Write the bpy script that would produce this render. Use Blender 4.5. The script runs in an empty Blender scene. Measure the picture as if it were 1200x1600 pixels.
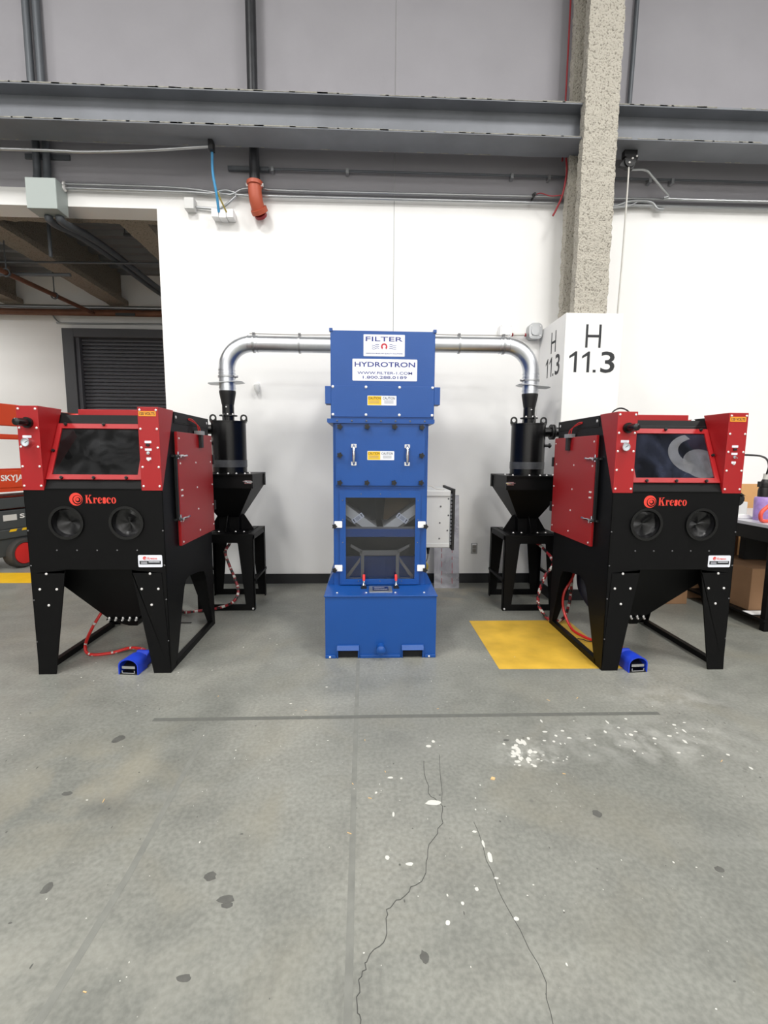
import bpy, bmesh, math, random
from mathutils import Vector, Matrix, noise
random.seed(7)
S = bpy.context.scene
COL = S.collection
R = math.radians

# ------------------------------------------------------------------ camera
YAW, PITCH, ROLL, FPX, CAMH = .0396, .1212, -.0071, 733.1, 1.5
def make_camera():
    cy, sy, cp, sp = math.cos(YAW), math.sin(YAW), math.cos(PITCH), math.sin(PITCH)
    f = Vector((sy*cp, cy*cp, -sp)); r = Vector((cy, -sy, 0)); d = f.cross(r)
    r2 = r*math.cos(ROLL) + d*math.sin(ROLL); d2 = d*math.cos(ROLL) - r*math.sin(ROLL)
    cam = bpy.data.cameras.new('camera'); o = bpy.data.objects.new('camera', cam); COL.objects.link(o)
    m = Matrix((r2, -d2, -f)).transposed().to_4x4(); m.translation = (0, 0, CAMH)
    o.matrix_world = m
    cam.sensor_fit = 'HORIZONTAL'; cam.sensor_width = 36; cam.lens = 36*FPX/1200
    cam.clip_start = .05; cam.clip_end = 200
    S.camera = o
make_camera()

# ------------------------------------------------------------------ world, lamps, exposure
S.view_settings.view_transform = 'Standard'; S.view_settings.look = 'None'
S.view_settings.gamma = 1; S.view_settings.use_curve_mapping = False
S.view_settings.exposure = -1.1
w = bpy.data.worlds.new('world'); S.world = w; w.use_nodes = True
w.node_tree.nodes['Background'].inputs[0].default_value = (.9, .95, 1, 1)
w.node_tree.nodes['Background'].inputs[1].default_value = .3
def area(name, loc, size, power, color=(1, .985, .96), rot=(0, 0, 0)):
    l = bpy.data.lights.new(name, 'AREA'); l.shape = 'RECTANGLE'; l.size, l.size_y = size
    l.energy = power; l.color = color
    o = bpy.data.objects.new(name, l); o.location = loc; o.rotation_euler = rot; COL.objects.link(o)
for x in (-8.0, -2.7, 2.7, 8.0):                 # high-bay lamps under the hall ceiling
    for y, p in ((-12.0, 800), (-5.5, 460), (.6, 700)):
        area('high_bay_light', (x, y, 7.6), (1.2, 2.0), p)
for x, y in ((-7.6, 7.4), (-1.0, 7.4)):            # lamps of the room behind the opening
    area('back_room_light', (x, y, 4.0), (1.2, .3), 120)

# ------------------------------------------------------------------ materials
def lin(c):
    return tuple(((v/255)/12.92 if v/255 <= .04045 else ((v/255+.055)/1.055)**2.4) for v in c)
def mat(name, rgb, rough=.5, metal=0., var=0., vscale=6., bump=0., bscale=60., spec=.5, coat=0., emit=0.):
    m = bpy.data.materials.new(name); m.use_nodes = True
    nt = m.node_tree; b = nt.nodes['Principled BSDF']; c = lin(rgb)
    b.inputs['Base Color'].default_value = (*c, 1); b.inputs['Roughness'].default_value = rough
    b.inputs['Metallic'].default_value = metal; b.inputs['Specular IOR Level'].default_value = spec
    b.inputs['Coat Weight'].default_value = coat
    if emit:
        b.inputs['Emission Color'].default_value = (*c, 1); b.inputs['Emission Strength'].default_value = emit
    if var or bump:
        tc = nt.nodes.new('ShaderNodeTexCoord')
    if var:
        n = nt.nodes.new('ShaderNodeTexNoise'); n.inputs['Scale'].default_value = vscale; n.inputs['Detail'].default_value = 6
        nt.links.new(tc.outputs['Object'], n.inputs['Vector'])
        r = nt.nodes.new('ShaderNodeValToRGB'); e = r.color_ramp.elements
        e[0].position, e[1].position = .3, .7
        e[0].color = (*[max(0, v*(1-var)) for v in c], 1); e[1].color = (*[min(1, v*(1+var)) for v in c], 1)
        nt.links.new(n.outputs['Fac'], r.inputs['Fac']); nt.links.new(r.outputs['Color'], b.inputs['Base Color'])
    if bump:
        n2 = nt.nodes.new('ShaderNodeTexNoise'); n2.inputs['Scale'].default_value = bscale; n2.inputs['Detail'].default_value = 4
        nt.links.new(tc.outputs['Object'], n2.inputs['Vector'])
        bp = nt.nodes.new('ShaderNodeBump'); bp.inputs['Strength'].default_value = bump; bp.inputs['Distance'].default_value = .01
        nt.links.new(n2.outputs['Fac'], bp.inputs['Height']); nt.links.new(bp.outputs['Normal'], b.inputs['Normal'])
    return m

def glass_mat(name, tint, gloss_rough=.06, dust=.0, dust_rgb=(150, 155, 165), dscale=3.):
    m = bpy.data.materials.new(name); m.use_nodes = True; nt = m.node_tree
    nt.nodes.clear(); N = nt.nodes.new; L = nt.links.new
    out = N('ShaderNodeOutputMaterial'); tr = N('ShaderNodeBsdfTransparent'); tr.inputs[0].default_value = (*lin(tint), 1)
    gl = N('ShaderNodeBsdfGlossy'); gl.inputs['Roughness'].default_value = gloss_rough
    lw = N('ShaderNodeLayerWeight'); pw = N('ShaderNodeMath'); pw.operation = 'POWER'; pw.inputs[1].default_value = 5
    L(lw.outputs['Facing'], pw.inputs[0]); fr = N('ShaderNodeMapRange'); fr.inputs[3].default_value = .045; fr.inputs[4].default_value = 1; L(pw.outputs[0], fr.inputs[0])
    mx = N('ShaderNodeMixShader'); L(fr.outputs[0], mx.inputs[0]); L(tr.outputs[0], mx.inputs[1]); L(gl.outputs[0], mx.inputs[2])
    last = mx
    if dust:
        df = N('ShaderNodeBsdfDiffuse'); df.inputs[0].default_value = (*lin(dust_rgb), 1)
        tc = N('ShaderNodeTexCoord'); n = N('ShaderNodeTexNoise'); n.inputs['Scale'].default_value = dscale; n.inputs['Detail'].default_value = 8
        n.inputs['Distortion'].default_value = 1.5
        L(tc.outputs['Object'], n.inputs['Vector'])
        r = N('ShaderNodeMapRange'); r.inputs[1].default_value = .38; r.inputs[2].default_value = .72; r.inputs[3].default_value = dust*.12; r.inputs[4].default_value = dust
        L(n.outputs['Fac'], r.inputs[0])
        m2 = N('ShaderNodeMixShader'); L(r.outputs[0], m2.inputs[0]); L(mx.outputs[0], m2.inputs[1]); L(df.outputs[0], m2.inputs[2]); last = m2
    L(last.outputs[0], out.inputs[0])
    return m

def concrete_floor():
    m = bpy.data.materials.new('polished_concrete'); m.use_nodes = True; nt = m.node_tree; N = nt.nodes.new; L = nt.links.new
    b = nt.nodes['Principled BSDF']; tc = N('ShaderNodeTexCoord')
    def nz(scale, det, dist=0., vec=None):
        n = N('ShaderNodeTexNoise'); n.inputs['Scale'].default_value = scale; n.inputs['Detail'].default_value = det; n.inputs['Distortion'].default_value = dist
        L(vec or tc.outputs['Object'], n.inputs['Vector']); return n.outputs['Fac']
    def ramp(f, stops):
        r = N('ShaderNodeValToRGB'); e = r.color_ramp.elements
        while len(e) < len(stops): e.new(.5)
        for k, (p, c) in enumerate(stops):
            e[k].position = p; e[k].color = (*c, 1)
        L(f, r.inputs['Fac']); return r.outputs['Color']
    def mix(f, a, c, mode='MIX'):
        x = N('ShaderNodeMix'); x.data_type = 'RGBA'; x.blend_type = mode
        if isinstance(f, float): x.inputs[0].default_value = f
        else: L(f, x.inputs[0])
        L(a, x.inputs[6])
        if isinstance(c, tuple): x.inputs[7].default_value = (*c, 1)
        else: L(c, x.inputs[7])
        return x.outputs[2]
    base = ramp(nz(.8, 8, .6), [(.28, lin((116, 118, 112))), (.5, lin((133, 134, 127))), (.72, lin((150, 149, 140)))])
    mot = ramp(nz(5, 10, .4), [(.3, (.72, .72, .72)), (.6, (1, 1, 1))])
    c = mix(.55, base, mot, 'MULTIPLY')
    fine = ramp(nz(55, 8), [(.35, (.76, .76, .76)), (.65, (1.12, 1.12, 1.12))])
    c = mix(.7, c, fine, 'MULTIPLY')
    # tan worn patches, dark oil stains, pale paint dust
    tan = ramp(nz(1.7, 6, 1.), [(.52, (0, 0, 0)), (.75, (1, 1, 1))])
    x = N('ShaderNodeMath'); x.operation = 'MULTIPLY'; x.inputs[1].default_value = .35; L(tan, x.inputs[0])
    c = mix(x.outputs[0], c, lin((138, 133, 116)))
    st = ramp(nz(2.6, 5, .8), [(.66, (0, 0, 0)), (.8, (1, 1, 1))])
    x2 = N('ShaderNodeMath'); x2.operation = 'MULTIPLY'; x2.inputs[1].default_value = .45; L(st, x2.inputs[0])
    c = mix(x2.outputs[0], c, lin((84, 84, 80)))
    mp = N('ShaderNodeMapping'); mp.inputs['Scale'].default_value = (.25, 1.6, 1); L(tc.outputs['Object'], mp.inputs['Vector'])
    sw = ramp(nz(2.2, 7, .5, mp.outputs['Vector']), [(.56, (0, 0, 0)), (.8, (1, 1, 1))])
    x3 = N('ShaderNodeMath'); x3.operation = 'MULTIPLY'; x3.inputs[1].default_value = .22; L(sw, x3.inputs[0])
    c = mix(x3.outputs[0], c, lin((166, 166, 160)))
    vo = N('ShaderNodeTexVoronoi'); vo.inputs['Scale'].default_value = 26; L(tc.outputs['Object'], vo.inputs['Vector'])
    sp = ramp(vo.outputs['Distance'], [(.03, (1, 1, 1)), (.06, (0, 0, 0))])
    gate = ramp(nz(3.2, 3), [(.5, (0, 0, 0)), (.62, (1, 1, 1))])
    x4 = N('ShaderNodeMath'); x4.operation = 'MULTIPLY'; L(sp, x4.inputs[0]); L(gate, x4.inputs[1])
    x5 = N('ShaderNodeMath'); x5.operation = 'MULTIPLY'; x5.inputs[1].default_value = .55; L(x4.outputs[0], x5.inputs[0])
    c = mix(x5.outputs[0], c, lin((200, 198, 190)))
    vo2 = N('ShaderNodeTexVoronoi'); vo2.inputs['Scale'].default_value = 9; L(tc.outputs['Object'], vo2.inputs['Vector'])
    sp2 = ramp(vo2.outputs['Distance'], [(.05, (1, 1, 1)), (.11, (0, 0, 0))])
    x6 = N('ShaderNodeMath'); x6.operation = 'MULTIPLY'; L(sp2, x6.inputs[0]); L(ramp(nz(1.9, 2), [(.52, (0, 0, 0)), (.6, (.5, .5, .5))]), x6.inputs[1])
    c = mix(x6.outputs[0], c, lin((90, 90, 86)))
    def scuff(c, cx, cy, rad, sy, col, strength, scale, lo=.42, hi=.62):
        m1 = N('ShaderNodeMapping'); m1.inputs['Location'].default_value = (-cx, -cy*sy, 0); m1.inputs['Scale'].default_value = (1, sy, 0); L(tc.outputs['Object'], m1.inputs['Vector'])
        ln = N('ShaderNodeVectorMath'); ln.operation = 'LENGTH'; L(m1.outputs[0], ln.inputs[0])
        fo = N('ShaderNodeMapRange'); fo.inputs[1].default_value = rad; fo.inputs[2].default_value = rad*.25; fo.inputs[3].default_value = 0; fo.inputs[4].default_value = strength
        L(ln.outputs['Value'], fo.inputs[0])
        k = N('ShaderNodeMath'); k.operation = 'MULTIPLY'; L(fo.outputs[0], k.inputs[0]); L(ramp(nz(scale, 8, .4), [(lo, (0, 0, 0)), (hi, (1, 1, 1))]), k.inputs[1])
        return mix(k.outputs[0], c, lin(col))
    for a in ((1.5, 2.28, .75, 2.6, (188, 188, 182), .38, 9), (.83, 2.18, .22, 1.6, (198, 198, 191), .45, 22), (-1.04, 1.89, .22, 1.8, (84, 84, 80), .6, 5), (.95, 4.95, .7, 1.6, (166, 154, 134), .7, 4), (-.9, 1.15, 1.0, 4., (160, 158, 148), .35, 5), (.2, 2.4, .5, 1.2, (100, 100, 95), .4, 5), (-1.3, 2.0, .5, 1., (150, 144, 126), .5, 4), (1.9, 2.7, .5, 3., (178, 178, 172), .4, 8)):
        c = scuff(c, *a)
    L(c, b.inputs['Base Color'])
    rr = N('ShaderNodeMapRange'); rr.inputs[3].default_value = .30; rr.inputs[4].default_value = .52; L(nz(4, 6), rr.inputs[0]); L(rr.outputs[0], b.inputs['Roughness'])
    bp = N('ShaderNodeBump'); bp.inputs['Strength'].default_value = .06; bp.inputs['Distance'].default_value = .004; L(nz(40, 6), bp.inputs['Height']); L(bp.outputs['Normal'], b.inputs['Normal'])
    return m

def fireproof(name, rgb, dark):
    m = bpy.data.materials.new(name); m.use_nodes = True; nt = m.node_tree; N = nt.nodes.new; L = nt.links.new
    b = nt.nodes['Principled BSDF']; b.inputs['Roughness'].default_value = .95; b.inputs['Specular IOR Level'].default_value = .1
    tc = N('ShaderNodeTexCoord')
    n = N('ShaderNodeTexNoise'); n.inputs['Scale'].default_value = 62; n.inputs['Detail'].default_value = 3; L(tc.outputs['Object'], n.inputs['Vector'])
    r = N('ShaderNodeValToRGB'); e = r.color_ramp.elements; e[0].position = .30; e[0].color = (*lin(dark), 1); e[1].position = .46; e[1].color = (*lin(rgb), 1)
    L(n.outputs['Fac'], r.inputs['Fac']); L(r.outputs['Color'], b.inputs['Base Color'])
    bp = N('ShaderNodeBump'); bp.inputs['Strength'].default_value = .9; bp.inputs['Distance'].default_value = .02
    L(n.outputs['Fac'], bp.inputs['Height']); L(bp.outputs['Normal'], b.inputs['Normal'])
    return m

M = dict(
    white_wall=mat('white_wall_paint', (236, 235, 233), .55, var=.02, vscale=1.2, bump=.05, bscale=30),
    grey_wall=mat('grey_wall_paint', (150, 148, 153), .7, var=.05, vscale=1.5, bump=.05, bscale=30),
    dark=mat('joint_sealant', (168, 168, 168), .8),
    floor=concrete_floor(),
    ceil=mat('ceiling_grey', (190, 192, 195), .8),
    hall=mat('hall_grey_wall', (165, 165, 167), .7, var=.05, vscale=1.),
    skirt=mat('black_rubber_base', (24, 25, 27), .5),
    black=mat('black_powder_coat', (6, 6, 7), .45, bump=.10, bscale=260, spec=.18),
    blackg=mat('black_gloss_paint', (8, 8, 9), .27, spec=.5),
    blackm=mat('black_matt_plastic', (16, 16, 17), .5),
    rubber=mat('black_rubber_sleeve', (17, 17, 19), .38, bump=.25, bscale=18),
    red=mat('red_powder_coat', (158, 18, 23), .38, bump=.08, bscale=260, spec=.55),
    redlog=mat('orange_red_lettering', (222, 62, 48), .5),
    blue=mat('blue_machine_paint', (10, 70, 142), .36, var=.04, vscale=3, bump=.05, bscale=120, spec=.5),
    bluel=mat('royal_blue_plastic', (26, 60, 190), .45),
    navy=mat('navy_flexible_hose', (16, 26, 52), .5),
    white=mat('white_plastic', (238, 238, 238), .45),
    bolt=mat('zinc_bolt', (232, 230, 228), .3, metal=.35),
    dbolt=mat('dark_zinc_bolt', (110, 110, 112), .35, metal=.6),
    chrome=mat('chrome', (225, 226, 230), .14, metal=1.),
    galv=mat('galvanized_sheet', (212, 215, 220), .33, metal=1., var=.05, vscale=14),
    galvd=mat('galvanized_conduit', (176, 178, 180), .38, metal=.85, var=.06, vscale=5),
    steel=mat('brushed_steel', (206, 204, 198), .5, var=.06, vscale=8),
    greyprof=mat('grey_aluminium_profile', (126, 122, 116), .5),
    beam=mat('grey_primed_steel', (118, 121, 127), .6, var=.12, vscale=2.5, bump=.03, bscale=20),
    beamedge=mat('pale_overspray', (142, 140, 132), .9, var=.3, vscale=25),
    fire=fireproof('sprayed_fireproofing', (182, 177, 166), (118, 113, 104)),
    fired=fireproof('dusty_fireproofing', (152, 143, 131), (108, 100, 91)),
    band=mat('grey_stretch_band', (66, 67, 70), .35, var=.35, vscale=12),
    pipeblk=mat('black_iron_pipe', (44, 45, 48), .42, metal=.3, var=.25, vscale=9),
    strut=mat('dark_grey_conduit', (90, 94, 99), .5, metal=.3),
    jbox=mat('grey_green_enclosure', (160, 168, 165), .5, metal=.1),
    lbox=mat('light_grey_box', (206, 206, 204), .45),
    orange=mat('orange_fitting', (176, 82, 56), .5),
    rust=mat('rust_brown_pipe', (104, 66, 46), .6, var=.2, vscale=7),
    cyan=mat('light_blue_cable', (70, 150, 200), .45),
    ochre=mat('ochre_cable', (150, 135, 60), .5),
    redw=mat('dark_red_cable', (140, 28, 36), .5),
    redh=mat('red_air_hose', (205, 40, 36), .4),
    redcoil=mat('coral_red_hose', (228, 84, 66), .4),
    cable=mat('black_cable', (22, 22, 24), .45),
    pale=mat('pale_cord', (200, 198, 192), .5),
    yellow=mat('yellow_floor_paint', (206, 166, 58), .5, var=.16, vscale=5),
    yell2=mat('bright_yellow_line', (232, 184, 30), .5, var=.05, vscale=8),
    yelst=mat('yellow_sticker', (236, 190, 20), .5),
    orst=mat('orange_sticker', (226, 150, 40), .5),
    ink=mat('dark_ink', (34, 36, 40), .6),
    blueink=mat('navy_ink', (46, 56, 128), .5),
    redink=mat('crimson_ink', (186, 40, 56), .5),
    greyink=mat('grey_ink', (120, 122, 128), .6),
    plate=mat('white_sign_plate', (226, 228, 236), .4),
    screen=mat('dark_blue_screen', (18, 28, 66), .2),
    shutter=mat('charcoal_roller_door', (80, 81, 87), .5, metal=.2),
    shframe=mat('dark_grey_frame', (70, 71, 75), .55),
    deck=mat('grey_metal_deck', (124, 126, 128), .5, metal=.3),
    lift=mat('orange_red_lift_paint', (205, 66, 30), .45),
    liftg=mat('charcoal_lift_body', (62, 66, 68), .5),
    tyre=mat('grey_tyre', (56, 54, 52), .85, bump=.3, bscale=30),
    hub=mat('red_wheel_hub', (196, 34, 32), .45),
    card=mat('brown_cardboard', (142, 108, 78), .85, var=.1, vscale=5),
    cardl=mat('tan_cardboard', (200, 152, 100), .85, var=.06, vscale=4),
    purple=mat('purple_bottle', (168, 140, 206), .3, var=.25, vscale=16),
    clearsheet=mat('cloudy_plastic_sheet', (186, 186, 192), .3),
    crack=mat('dark_crack', (72, 72, 69), .9),  # even dark grey of the floor cracks
    tapeline=mat('dark_tape_ghost', (99, 100, 95), .6, var=.10, vscale=20),
    groove=mat('floor_groove', (119, 120, 114), .6, var=.12, vscale=16),
    paintw=mat('white_paint_spill', (206, 205, 198), .6, var=.05, vscale=20),
    stain=mat('dark_oil_stain', (88, 88, 84), .55, var=.15, vscale=40),
    chip=mat('wood_chip', (214, 180, 130), .8),
    gauge=mat('gauge_face', (215, 222, 228), .3),
    amber=mat('amber_filter_lining', (92, 70, 36), .6, var=.3, vscale=9),
    charcoal=mat('charcoal_inside', (40, 40, 42), .7),
    gap=mat('matt_black_inside', (10, 10, 11), .8),
)
M['acrylic'] = glass_mat('clear_acrylic', (226, 228, 232), .03)
M['glass_l'] = glass_mat('dusty_smoked_glass', (66, 68, 74), .05, .09, (150, 152, 156), 5)
M['glass_r'] = glass_mat('hazy_smoked_glass', (62, 66, 80), .05, .14, (120, 130, 165), 3)
M['haze'] = glass_mat('wiped_dust_haze', (250, 250, 250), .5, .26, (128, 132, 142), 7)
M['film'] = glass_mat('milky_film', (220, 220, 226), .2, .75, (205, 205, 212), 2)

# ------------------------------------------------------------------ mesh builder
class MB:
    def __init__(s): s.v, s.f, s.m = [], [], []
    def add(s, vs, fs, mi=0, X=None):
        o = len(s.v)
        s.v += [tuple(X @ Vector(p)) if X else tuple(p) for p in vs]
        for k, f in enumerate(fs):
            s.f.append(tuple(o+i for i in f)); s.m.append(mi[k] if isinstance(mi, list) else mi)
        return s
    def box(s, a, b, mi=0, X=None):
        (x0, y0, z0), (x1, y1, z1) = [tuple(map(min, zip(a, b))), tuple(map(max, zip(a, b)))]
        v = [(x0,y0,z0),(x1,y0,z0),(x1,y1,z0),(x0,y1,z0),(x0,y0,z1),(x1,y0,z1),(x1,y1,z1),(x0,y1,z1)]
        return s.add(v, [(0,3,2,1),(4,5,6,7),(0,1,5,4),(1,2,6,5),(2,3,7,6),(3,0,4,7)], mi, X)
    def prism(s, poly, axis, a, b, mi=0, X=None):
        """poly of 2d points extruded along axis ('x': (y,z), 'y': (x,z), 'z': (x,y))"""
        mk = {'x': lambda p, t: (t, p[0], p[1]), 'y': lambda p, t: (p[0], t, p[1]), 'z': lambda p, t: (p[0], p[1], t)}[axis]
        n = len(poly); v = [mk(p, a) for p in poly] + [mk(p, b) for p in poly]
        area2 = sum(poly[i][0]*poly[(i+1) % n][1]-poly[(i+1) % n][0]*poly[i][1] for i in range(n))
        flip = (area2 > 0) != (axis == 'y')
        if b < a: flip = not flip
        f = [tuple(range(n)), tuple(range(2*n-1, n-1, -1))] + [(i, n+i, n+(i+1) % n, (i+1) % n) for i in range(n)]
        if flip: f = [tuple(reversed(q)) for q in f]
        return s.add(v, f, mi, X)
    def frus(s, z0, r0, z1, r1, mi=0, cx0=0, cy0=0, cx1=0, cy1=0, caps=True):
        """rectangular frustum; r = (half x, half y)"""
        q = lambda c, d, r, z: [(c-r[0], d-r[1], z), (c+r[0], d-r[1], z), (c+r[0], d+r[1], z), (c-r[0], d+r[1], z)]
        v = q(cx0, cy0, r0, z0) + q(cx1, cy1, r1, z1)
        f = [(0,1,5,4),(1,2,6,5),(2,3,7,6),(3,0,4,7)] + ([(0,3,2,1),(4,5,6,7)] if caps else [])
        return s.add(v, f, mi)
    def cyl(s, p0, p1, r0, r1=None, n=16, mi=0, caps=True, X=None):
        r1 = r0 if r1 is None else r1
        p0, p1 = Vector(p0), Vector(p1); d = (p1-p0).normalized()
        u = d.orthogonal().normalized(); w = d.cross(u)
        v = []
        for p, r in ((p0, r0), (p1, r1)):
            for k in range(n):
                a = 2*math.pi*k/n; v.append(p + u*(r*math.cos(a)) + w*(r*math.sin(a)))
        f = [(k, (k+1) % n, n+(k+1) % n, n+k) for k in range(n)]
        if caps: f += [tuple(range(n-1, -1, -1)), tuple(range(n, 2*n))]
        return s.add(v, f, mi, X)
    def ring(s, p0, p1, ro, ri, n=24, mi=0, X=None):
        p0, p1 = Vector(p0), Vector(p1); d = (p1-p0).normalized(); u = d.orthogonal().normalized(); w = d.cross(u)
        v = []
        for p, r in ((p0, ro), (p1, ro), (p1, ri), (p0, ri)):
            for k in range(n):
                a = 2*math.pi*k/n; v.append(p + u*(r*math.cos(a)) + w*(r*math.sin(a)))
        f = []
        for j in range(4):
            j2 = (j+1) % 4
            f += [(j*n+k, j*n+(k+1) % n, j2*n+(k+1) % n, j2*n+k) for k in range(n)]
        return s.add(v, f, mi, X)
    def tube(s, path, r, n=8, mi=0, caps=True, X=None):
        path = [Vector(p) for p in path]; rings = []; u = None
        for i, p in enumerate(path):
            d = (path[min(i+1, len(path)-1)] - path[max(i-1, 0)]).normalized()
            u = d.orthogonal().normalized() if u is None else (u - d*u.dot(d)).normalized()
            w = d.cross(u); rr = r[i] if isinstance(r, (list, tuple)) else r
            rings.append([p + u*(rr*math.cos(2*math.pi*k/n)) + w*(rr*math.sin(2*math.pi*k/n)) for k in range(n)])
        v = [q for g in rings for q in g]; f = []; ms = []
        for i in range(len(path)-1):
            for k in range(n):
                f.append((i*n+k, i*n+(k+1) % n, (i+1)*n+(k+1) % n, (i+1)*n+k))
                ms.append(mi[(i+k//3) % len(mi)] if isinstance(mi, list) else mi)
        if caps:
            f += [tuple(range(n-1, -1, -1)), tuple(range(len(v)-n, len(v)))]; ms += [ms[0], ms[-1]]
        return s.add(v, f, ms, X)
    def lathe(s, prof, c=(0, 0, 0), n=24, mi=0, X=None):
        v = [(c[0]+r*math.cos(2*math.pi*k/n), c[1]+r*math.sin(2*math.pi*k/n), c[2]+z) for r, z in prof for k in range(n)]
        f = [(j*n+k, j*n+(k+1) % n, (j+1)*n+(k+1) % n, (j+1)*n+k) for j in range(len(prof)-1) for k in range(n)]
        f += [tuple(range(n-1, -1, -1)), tuple(range(len(v)-n, len(v)))]
        return s.add(v, f, mi, X)
    def mesh(s, me, mi=0, X=None):
        return s.add([v.co for v in me.vertices], [tuple(p.vertices) for p in me.polygons], mi, X)
    def build(s, name, m, parent=None, label=None, smooth=False, bevel=0., stuff=False, loc=None):
        me = bpy.data.meshes.new(name); me.from_pydata(s.v, [], s.f)
        for k in (m if isinstance(m, (list, tuple)) else [m]):
            me.materials.append(M[k] if isinstance(k, str) else k)
        for p, i in zip(me.polygons, s.m): p.material_index = i
        bm = bmesh.new(); bm.from_mesh(me); bmesh.ops.recalc_face_normals(bm, faces=bm.faces); bm.to_mesh(me); bm.free()
        if smooth:
            me.shade_smooth(); me.set_sharp_from_angle(angle=R(38))
        o = bpy.data.objects.new(name, me); COL.objects.link(o)
        if parent: o.parent = parent
        if loc: o.location = loc
        if label: o['label'] = label
        if stuff: o['kind'] = 'stuff'
        if bevel:
            b = o.modifiers.new('bevel', 'BEVEL'); b.width = bevel; b.segments = 2; b.limit_method = 'ANGLE'; b.harden_normals = False
        return o

def thing(name, label, cat, loc=(0, 0, 0), group=None):
    o = bpy.data.objects.new(name, None); COL.objects.link(o); o.location = loc; o.empty_display_size = .1
    o['label'] = label; o['category'] = cat
    if group: o['group'] = group
    return o
def tag(o, label, cat, group=None):
    o['label'] = label; o['category'] = cat
    if group: o['group'] = group
    return o
def struct(o): o['kind'] = 'structure'; return o
def again(o, parent, loc, rot=None):
    c = o.copy(); COL.objects.link(c); c.parent = parent; c.location = loc
    if rot: c.rotation_euler = rot
    return c

FRONT = lambda x, y, z: Matrix(((1,0,0,x),(0,0,-1,y),(0,1,0,z),(0,0,0,1)))      # local xy -> world XZ, facing -Y
LEFTF = lambda x, y, z: Matrix(((0,0,-1,x),(-1,0,0,y),(0,1,0,z),(0,0,0,1)))     # facing -X
RIGHTF = lambda x, y, z: Matrix(((0,0,1,x),(1,0,0,y),(0,1,0,z),(0,0,0,1)))      # facing +X

def curve_mesh(cu):
    o = bpy.data.objects.new('outline', cu); COL.objects.link(o)
    dg = bpy.context.evaluated_depsgraph_get(); me = bpy.data.meshes.new_from_object(o.evaluated_get(dg))
    bpy.data.objects.remove(o); bpy.data.curves.remove(cu)
    return me
def sheet(polys, t):
    """flat sheet from closed outlines (inner outlines are holes), extruded +-t/2"""
    cu = bpy.data.curves.new('outline', 'CURVE'); cu.dimensions = '2D'; cu.fill_mode = 'BOTH'; cu.extrude = t/2
    for poly in polys:
        sp = cu.splines.new('POLY'); sp.points.add(len(poly)-1); sp.use_cyclic_u = True
        for p, q in zip(sp.points, poly): p.co = (q[0], q[1], 0, 1)
    return curve_mesh(cu)
def circ(cx, cy, r, n=28): return [(cx+r*math.cos(2*math.pi*k/n), cy+r*math.sin(2*math.pi*k/n)) for k in range(n)]
def rrect(cx, cy, w_, h, r=.006, n=4):
    o = []
    for sx, sy, a0 in ((1, 1, 0), (-1, 1, 90), (-1, -1, 180), (1, -1, 270)):
        for k in range(n+1):
            a = R(a0+90*k/n); o.append((cx+sx*(w_/2-r)+r*math.cos(a), cy+sy*(h/2-r)+r*math.sin(a)))
    return o
def text(body, w_, h, bold=0., t=.0008):
    """lettering mesh fitted to width x height, centred on the origin"""
    cu = bpy.data.curves.new('text', 'FONT'); cu.body = body; cu.size = 1; cu.extrude = .01; cu.offset = bold; cu.resolution_u = 3
    me = curve_mesh(cu)
    xs = [v.co.x for v in me.vertices]; ys = [v.co.y for v in me.vertices]
    x0, x1, y0, y1 = min(xs), max(xs), min(ys), max(ys)
    for v in me.vertices:
        v.co.x = (v.co.x-(x0+x1)/2)*w_/(x1-x0); v.co.y = (v.co.y-(y0+y1)/2)*h/(y1-y0); v.co.z = v.co.z/.01*t/2
    return me
def smoothpath(pts, k=6):
    """Catmull-Rom through points"""
    P = [Vector(p) for p in pts]; P = [P[0]*2-P[1]] + P + [P[-1]*2-P[-2]]; out = []
    for i in range(1, len(P)-2):
        a, b, c, d = P[i-1:i+3]
        for j in range(k):
            t = j/k
            out.append(.5*((2*b)+(c-a)*t+(2*a-5*b+4*c-d)*t*t+(3*b-a-3*c+d)*t**3))
    out.append(P[-2]); return out
def dot_bolts(pts, r, h, n=8):
    """round bolt heads; pts = (position, outward axis)"""
    mb = MB()
    for p, d in pts:
        p = Vector(p); d = Vector(d)
        mb.cyl(p, p+d*h*.6, r, r*.95, n=n, caps=True); mb.cyl(p+d*h*.6, p+d*h, r*.95, r*.55, n=n)
    return mb
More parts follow.
